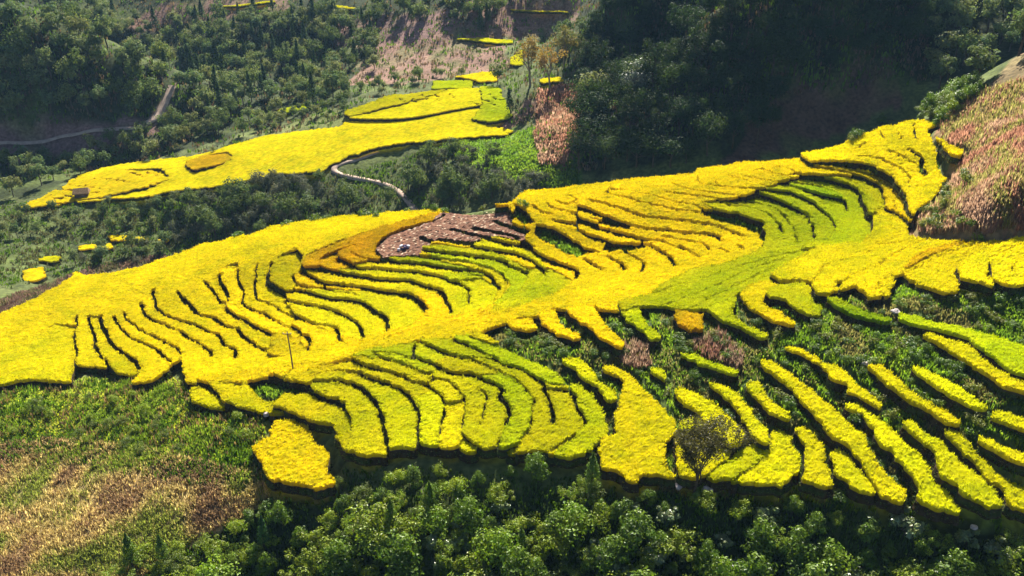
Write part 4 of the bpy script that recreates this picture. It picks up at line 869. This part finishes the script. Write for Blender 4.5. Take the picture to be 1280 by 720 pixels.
# the twiggy tree by the strips
def twig_tree():
    r = np.random.default_rng(4); parts = []; tips = []
    def grow(p, d, L, rad, lev):
        n = 4; pts = [p]
        for i in range(n):
            d = d + r.normal(0, .13, 3); d /= np.linalg.norm(d); p = p + d * L / n; pts.append(p)
        parts.append(tube(pts, np.linspace(rad, rad * .55, n + 1), 6 if lev < 2 else 4))
        if lev >= 3: tips.extend(pts[2:]); 
        if lev < 5:
            for k in range(3 if lev else 5):
                a = r.uniform(0, 6.283); sp_ = r.uniform(.35, .8); e = np.array([math.cos(a), math.sin(a), 0])
                nd = d * (1 - sp_ * .5) + e * sp_ + [0, 0, .34]; nd /= np.linalg.norm(nd)
                grow(pts[-1] if k else pts[-2], nd, L * r.uniform(.55, .8), rad * .55, lev + 1)
    grow(np.array([0, 0, -.3]), np.array([0, 0, 1.0]), 2.7, .13, 0)
    grow(np.array([.5, .1, -.3]), np.array([.12, 0, 1.0]), 2.2, .10, 1)
    tv, tq = join(parts); tips = np.array(tips)
    p_ = tips[r.integers(0, len(tips), 9000)] + r.normal(0, .2, (9000, 3))
    v, q2 = leaves(r, p_, r.normal(size=(9000, 3)), .17, .5)
    c = np.array((.075, .07, .022)) * np.repeat(r.normal(1, .3, 9000).clip(.4, 1.7), 4)[:, None]
    return new_mesh('twig_trunk', tv, tq, None, None, [M_BARK], smooth=True), new_mesh('twig_crown', v, q2, None, c, [M_LEAF])
tt = twig_tree(); q_ = unproject([868], [617], 60, 140)[0][0]
put_tree('twiggy_tree', tt, (q_[0], q_[1], q_[2] - .2), 1.7, 0.3, 'small thin-leaved tree with two twiggy trunks on the edge of the terraces', 'tree', None, r_, 0)

# ------------------------------------------------------------------ ground cover that nobody could count
def cover(name, pts, rng, hmin, hmax, blades, width, cols, mat, label, lean=.5, flat=0.0):
    pts = np.repeat(pts, blades, 0); N = len(pts)
    pts = pts + np.c_[rng.normal(0, width * 2.2, N), rng.normal(0, width * 2.2, N), np.zeros(N)]
    hh = rng.uniform(hmin, hmax, N); az = rng.uniform(0, 6.283, N); le = rng.uniform(0, lean, N)
    hw = width * rng.uniform(.5, 1.2, N)
    px, py = -np.sin(az) * hw, np.cos(az) * hw
    b = pts - [0, 0, .15]; mid = pts + np.c_[np.cos(az) * le * hh * .35, np.sin(az) * le * hh * .35, hh * .6]; tip = pts + np.c_[np.cos(az) * le * hh, np.sin(az) * le * hh, hh * (1 - le * flat)]
    o0 = np.c_[px, py, 0 * px]
    V = np.stack([b + o0 * .6, b - o0 * .6, mid - o0, tip, mid + o0], 1).reshape(-1, 3)
    i = np.arange(N)[:, None] * 5
    cc = np.array(cols); f = (vnoise(pts[:, 0], pts[:, 1], 4.5, 61) * 1.6 - .3) * len(cc) + rng.normal(0, .8, N); k = np.clip(f, 0, len(cc) - 1).astype(int); hh = hh * (.6 + .8 * vnoise(pts[:, 0], pts[:, 1], 3.0, 62)); c = cc[k] * rng.normal(1, .22, (N, 1)).clip(.5, 1.7)
    o = obj(name, new_mesh(name, V, i + [0, 1, 2, 4], i + [4, 2, 3], np.repeat(c, 5, 0), [mat]))
    return tag(o, label, None, None, 'stuff')
K = np.random.default_rng(31)
gp_ = np.concatenate([scatter(g_, 260, K, 60, 234, 0, True, .2) for g_ in GAPS])
g1, g2, g3, g4 = (.09, .16, .012), (.15, .22, .018), (.06, .11, .010), (.26, .28, .03)
cover('bank_weeds', scatter(P('600,405 700,385 900,360 1420,340 1420,660 1000,622 840,612 760,570 700,480'), 17500, K, 60, 175, 0, True, .1), K, .3, .8, 5, .09, [g1, g2, g3, (.13, .12, .05)], M_GRASS, 'weeds and grass covering the banks between rice strips')
cover('foreground_weeds', scatter(P('60,790 320,620 430,575 800,600 1420,650 1420,790'), 8000, K, 60, 150, 0, True, .3), K, .2, .7, 5, .11, [g3, (.04, .07, .01), g1], M_LEAF, 'rank weeds covering the foreground bank')
cover('meadow_weeds', scatter(P('-150,480 90,472 230,472 330,515 330,600 250,600 60,575 -150,600'), 2500, K, 60, 190, 0, True, .3), K, .5, 1.2, 6, .12, [g1, g3, (.2, .13, .07), g2], M_LEAF, 'taller dark weeds scattered over the meadow')
cover('meadow_grass', scatter(P('-150,478 90,470 230,470 330,515 330,620 250,600 60,560 -150,575'), 10500, K, 60, 190, 0, True, .3), K, .15, .4, 5, .09, [g2, g4, (.27, .27, .04), (.10, .16, .02)], M_GRASS, 'rough yellow-green grass of the meadow below the terraces')
cover('gap_weeds', gp_, K, .3, .9, 6, .1, [g1, g2, g3], M_GRASS, 'weeds filling the overgrown banks inside the terraces')
dry = [(.25, .16, .09), (.40, .30, .12), (.48, .38, .17), (.34, .28, .10), (.20, .23, .04)]
cover('dry_maize', scatter(P('-150,565 60,545 180,555 330,590 340,625 250,662 70,790 -150,790'), 13000, K, 60, 190, 0, True, .3), K, .4, 1.1, 5, .07, dry, M_DRY, 'dry maize stubble and straw on the left slope', lean=.9)
red = [(.30, .15, .11), (.24, .12, .09), (.33, .21, .16), (.17, .18, .045)]
cover('dry_maize', scatter(P('1130,292 1160,240 1190,200 1172,150 1215,112 1420,55 1420,290'), 13000, K, 120, 260, 0, True, .4), K, .6, 1.6, 4, .10, [red[0], (.27, .20, .10), (.2, .2, .05), (.28, .22, .10), (.22, .22, .06), red[1], (.30, .22, .13), red[2]], M_DRY, 'standing dry reddish maize on the right slope', lean=.5)
cover('dry_maize', scatter(P('672,112 722,106 724,165 705,205 676,205 668,170'), 1600, K, 236, 420, 0), K, .8, 1.8, 4, .16, red[:3], M_DRY, 'standing dry maize patch beside the shaded forest')
cover('rim_weeds', scatter(P('-10,398 45,376 95,348 135,343 200,328 210,318 150,325 80,345 -10,375'), 1600, K, 150, 300, 0, True, .4), K, .5, 1.2, 5, .1, [(.10, .06, .05), (.14, .09, .07), (.07, .07, .03)], M_DRY, 'withered purplish weeds along the left rim of the terraces')
cover('gully_maize', np.r_[scatter(P('862,420 900,412 930,440 925,462 900,452 870,440'), 350, K, 60, 175, 0, True, .2), scatter(P('775,420 810,430 815,455 790,460 770,440'), 250, K, 60, 175, 0, True, .2)], K, .7, 1.6, 5, .06, [(.20, .10, .08), (.15, .08, .06), (.25, .17, .13)], M_DRY, 'withered reddish maize stalks on the bushy bank')
cover('slope_grass', scatter(P('545,180 643,162 724,150 724,238 650,225 590,205'), 3500, K, 236, 420, 0), K, .3, .8, 4, .18, [(.07, .13, .012), (.09, .16, .012), (.12, .18, .02)], M_GRASS, 'bright green grass on the stepped slope by the maize patch')
cover('slope_weeds', scatter(P('-150,300 0,252 215,246 403,222 560,180 640,225 560,262 340,285 200,320 -150,390'), 5000, K, 236, 420, 0), K, .4, 1.2, 4, .2, [g1, g3, (.09, .085, .04)], M_FARLEAF, 'weeds on the dark slopes of the gorge')
cover('valley_scrub', scatter(P('-150,-20 1165,-20 1165,100 980,120 725,215 640,160 430,155 250,190 -150,260'), 9000, K, 236, 720, 0), K, .6, 1.8, 4, .32, [g1, g3, (.10, .10, .045), (.15, .10, .07)], M_FARLEAF, 'scrub on the hillsides of the far valley')
cover('straw', scatter(P('471,304 489,291 540,276 583,267 640,257 655,285 607,297 545,303 484,324'), 260, K, 150, 230, 0, False), K, .1, .3, 3, .12, [(.55, .45, .33), (.45, .33, .2), (.6, .52, .42)], M_DRY, 'loose pale straw left on the harvested terraces', lean=1.6, flat=.5)

# ------------------------------------------------------------------ small things
import bmesh
def gz(u, v, d0=60, d1=240):
    q_ = unproject([u], [v], d0, d1)[0][0]; return q_
def bm_obj(name, bm, mat, parent=None, smooth=False):
    me = bpy.data.meshes.new(name); bm.to_mesh(me); bm.free(); me.materials.append(mat)
    if smooth:
        for p_ in me.polygons: p_.use_smooth = True
    return obj(name, me, parent)
def rock(u, v, size, label, seed, group=None, d0=60, d1=240, lift=.2):
    r = np.random.default_rng(seed); bm = bmesh.new(); bmesh.ops.create_icosphere(bm, subdivisions=3, radius=1)
    ph = r.uniform(0, 6, 6)
    for w in bm.verts:
        c = w.co; f = 1 + .16 * math.sin(c.x * 3 + ph[0]) + .13 * math.sin(c.y * 4 + ph[1]) + .1 * math.sin(c.z * 5 + ph[2]) + .05 * math.sin(c.x * 9 + c.y * 7 + ph[3])
        c.x *= f * size; c.y *= f * size * .8; c.z *= f * size * .62
        c.z = max(c.z, -size * .3)
    q_ = gz(u, v, d0, d1); o = bm_obj('boulder', bm, M_ROCK); o.location = (q_[0], q_[1], q_[2] + lift * size); o.rotation_euler = (0, 0, r.uniform(0, 6))
    tag(o, label, 'boulder', group)
M_PALE = material('pale_rock', .9, .2, 0, base=(.55, .48, .45), vary=.3, vscale=2)
rock(1120, 391, .75, 'pale boulder at the tip of the top rice strip on the bushy bank', 1)
rock(333, 519, .6, 'pale stone at the corner of the fan beside the golden plot', 2)
rock(884, 614, .8, 'flat reddish boulder at the foot of the twiggy tree', 3)
rock(848, 609, .6, 'small reddish boulder left of the twiggy tree on the terrace edge', 4)
rock(1082, 455, .5, 'pale stone on the bank beside the end of a rice strip', 5)
rock(835, 645, .45, 'round pale stone in the foreground bushes below the twiggy tree', 6)
rock(1218, 660, .45, 'small pale stone below the rice strips in the foreground', 7)
rock(543, 465, .28, 'white stone between two terraces in the fan', 8)

# utility pole
M_WOOD = material('pole_wood', .85, .1, 0, base=(.16, .11, .08), vary=.3, vscale=3)
M_CERAM = material('insulator', .3, .5, 0, base=(.62, .6, .58))
pb = gz(367, 465); tp = (405 - 465)
ph_ = 8.2
pole = thing('utility_pole', 'thin brown utility pole with a short crossarm standing in the rice', 'utility pole', (pb[0], pb[1], pb[2] - .3))
v, q_ = tube([(0, 0, -.5), (-.1, 0, ph_ * .5), (-.25, 0, ph_)], [.15, .125, .1], 8); obj('shaft', new_mesh('shaft', v, q_, None, None, [M_WOOD], smooth=True), pole)
bm = bmesh.new(); bmesh.ops.create_cube(bm, size=1)
for w in bm.verts: w.co.x *= 1.5; w.co.y *= .1; w.co.z *= .12
bmesh.ops.bevel(bm, geom=list(bm.edges), offset=.01, segments=1)
arm = bm_obj('crossarm', bm, M_WOOD, pole); arm.location = (-.25, -.14, ph_ - .35)
for dx in (-.65, 0, .65):
    v, q_ = tube([(0, 0, 0), (0, 0, .08), (0, 0, .12), (0, 0, .2), (0, 0, .26)], [.03, .06, .045, .06, .02], 8)
    i_ = obj('insulator', new_mesh('insulator', v, q_, None, None, [M_CERAM], smooth=True), arm, (dx, 0, .06))

# hut in the far field
M_THATCH = material('thatch', .95, .05, 0, base=(.20, .13, .07), vary=.4, vscale=3, bump=.5); M_PLANK = material('planks', .9, .1, 0, base=(.13, .08, .05), vary=.35, vscale=4)
hp = gz(103, 247, 240, 420)
hut = thing('field_hut', 'small brown thatched hut in the tip of the far field', 'hut', (hp[0], hp[1], hp[2] - .1), None, .3)
bm = bmesh.new(); bmesh.ops.create_cube(bm, size=1)
for w in bm.verts: w.co.x *= 4.2; w.co.y *= 3.2; w.co.z = (w.co.z + .5) * 2.2
bm_obj('wall', bm, M_PLANK, hut)
bm = bmesh.new()
vs = [bm.verts.new(c) for c in ((-2.7, -2.2, 1.9), (2.7, -2.2, 1.9), (2.7, 2.2, 1.9), (-2.7, 2.2, 1.9), (-2.4, 0, 3.7), (2.4, 0, 3.7), (-2.7, -2.2, 2.15), (2.7, -2.2, 2.15), (2.7, 2.2, 2.15), (-2.7, 2.2, 2.15))]
for f in ((3, 2, 1, 0), (0, 1, 7, 6), (1, 2, 8, 7), (2, 3, 9, 8), (3, 0, 6, 9), (6, 7, 5, 4), (8, 9, 4, 5), (7, 8, 5), (9, 6, 4)): bm.faces.new([vs[i] for i in f])
bm_obj('roof', bm, M_THATCH, hut)
bm = bmesh.new(); bmesh.ops.create_cube(bm, size=1)
for w in bm.verts: w.co.x = w.co.x * .9 + .6; w.co.y = w.co.y * .06 - 1.62; w.co.z = (w.co.z + .5) * 1.7 + .03
bm_obj('door', bm, M_WOOD, hut)

# heap left by the harvest: sacks on a dark sheet, and a grey sheet spread beside it
M_TARP = material('dark_sheet', .6, .3, 0, base=(.035, .03, .05)); M_SACK = material('sack', .85, .1, 0, base=(.62, .6, .62), vary=.2, vscale=6); M_GREYS = material('grey_sheet', .8, .2, 0, base=(.34, .31, .27), vary=.2, vscale=3)
M_PURP = material('dark_sack', .8, .1, 0, base=(.06, .045, .09), vary=.3, vscale=5)
hp = gz(505, 314)
heap = thing('harvest_heap', 'heap of dark and white sacks on the harvested terrace', 'heap', (hp[0], hp[1], hp[2] + .3))
rs = np.random.default_rng(3)
def sack(par, loc, sx, sy, sz, mat, rz):
    bm = bmesh.new(); bmesh.ops.create_icosphere(bm, subdivisions=3, radius=1); a_ = rs.uniform(0, 6, 3)
    for w in bm.verts:
        c = w.co; f = 1 + .1 * math.sin(c.x * 4 + a_[0]) + .08 * math.sin(c.y * 5 + a_[1]); p4 = (abs(c.x) ** 3 + abs(c.y) ** 3 + abs(c.z) ** 3) ** (-1 / 3) * .85
        c.x *= sx * f * p4; c.y *= sy * f * p4; c.z *= sz * f * p4
    o = bm_obj('sack', bm, mat, par, True); o.location = loc; o.rotation_euler = (rs.normal(0, .15), rs.normal(0, .15), rz)
for x_, y_, z_, m_, a_ in ((-.9, 0, .3, M_PURP, .2), (-.1, -.2, .3, M_PURP, 1.2), (.7, .1, .3, M_PURP, .4), (-.6, .3, .8, M_SACK, .9), (.2, .25, .85, M_PURP, .1), (-1.0, -.45, .35, M_SACK, 1.5), (.9, .5, .7, M_SACK, .7), (.3, -.3, .75, M_PURP, 2.0)):
    sack(heap, (x_, y_, z_), .55, .38, .3, m_, a_)
sp_ = gz(516, 319)
xs = np.linspace(-1.9, 1.9, 20); ys = np.linspace(-.8, .8, 10); X, Y = np.meshgrid(xs, ys)
Zs = .35 + .12 * vnoise(X + 9, Y + 9, .5, 5) - .25 * (np.abs(Y) > .7); idx = np.arange(X.size).reshape(X.shape)
qd = np.c_[idx[:-1, :-1].ravel(), idx[:-1, 1:].ravel(), idx[1:, 1:].ravel(), idx[1:, :-1].ravel()]
sh = obj('ground_sheet', new_mesh('ground_sheet', np.r_[np.c_[X.ravel(), Y.ravel(), Zs.ravel()], np.c_[X.ravel(), Y.ravel(), Zs.ravel() - .03]], np.r_[qd, qd[:, ::-1] + X.size], None, None, [M_GREYS], smooth=True), None, (sp_[0], sp_[1], sp_[2]))
tag(sh, 'grey sheet spread on the harvested terrace beside the heap of sacks', 'sheet')

# ------------------------------------------------------------------ the air
HZ = bpy.data.materials.new('air'); HZ.use_nodes = True; n = HZ.node_tree.nodes; n.remove(n['Principled BSDF'])
vol = n.new('ShaderNodeVolumePrincipled'); vol.inputs['Color'].default_value = (.36, .64, 1, 1); vol.inputs['Density'].default_value = HAZE
vol.inputs['Anisotropy'].default_value = 0
HZ.node_tree.links.new(vol.outputs[0], n['Material Output'].inputs['Volume'])
bm = bmesh.new(); bmesh.ops.create_cube(bm, size=1)
for w in bm.verts: w.co.x *= 1260; w.co.y = (w.co.y + .5) * 1040 - 40; w.co.z = (w.co.z + .5) * 330 - 60
hz = bm_obj('haze', bm, HZ); tag(hz, 'thin bluish haze in the valley air', None, None, 'stuff')
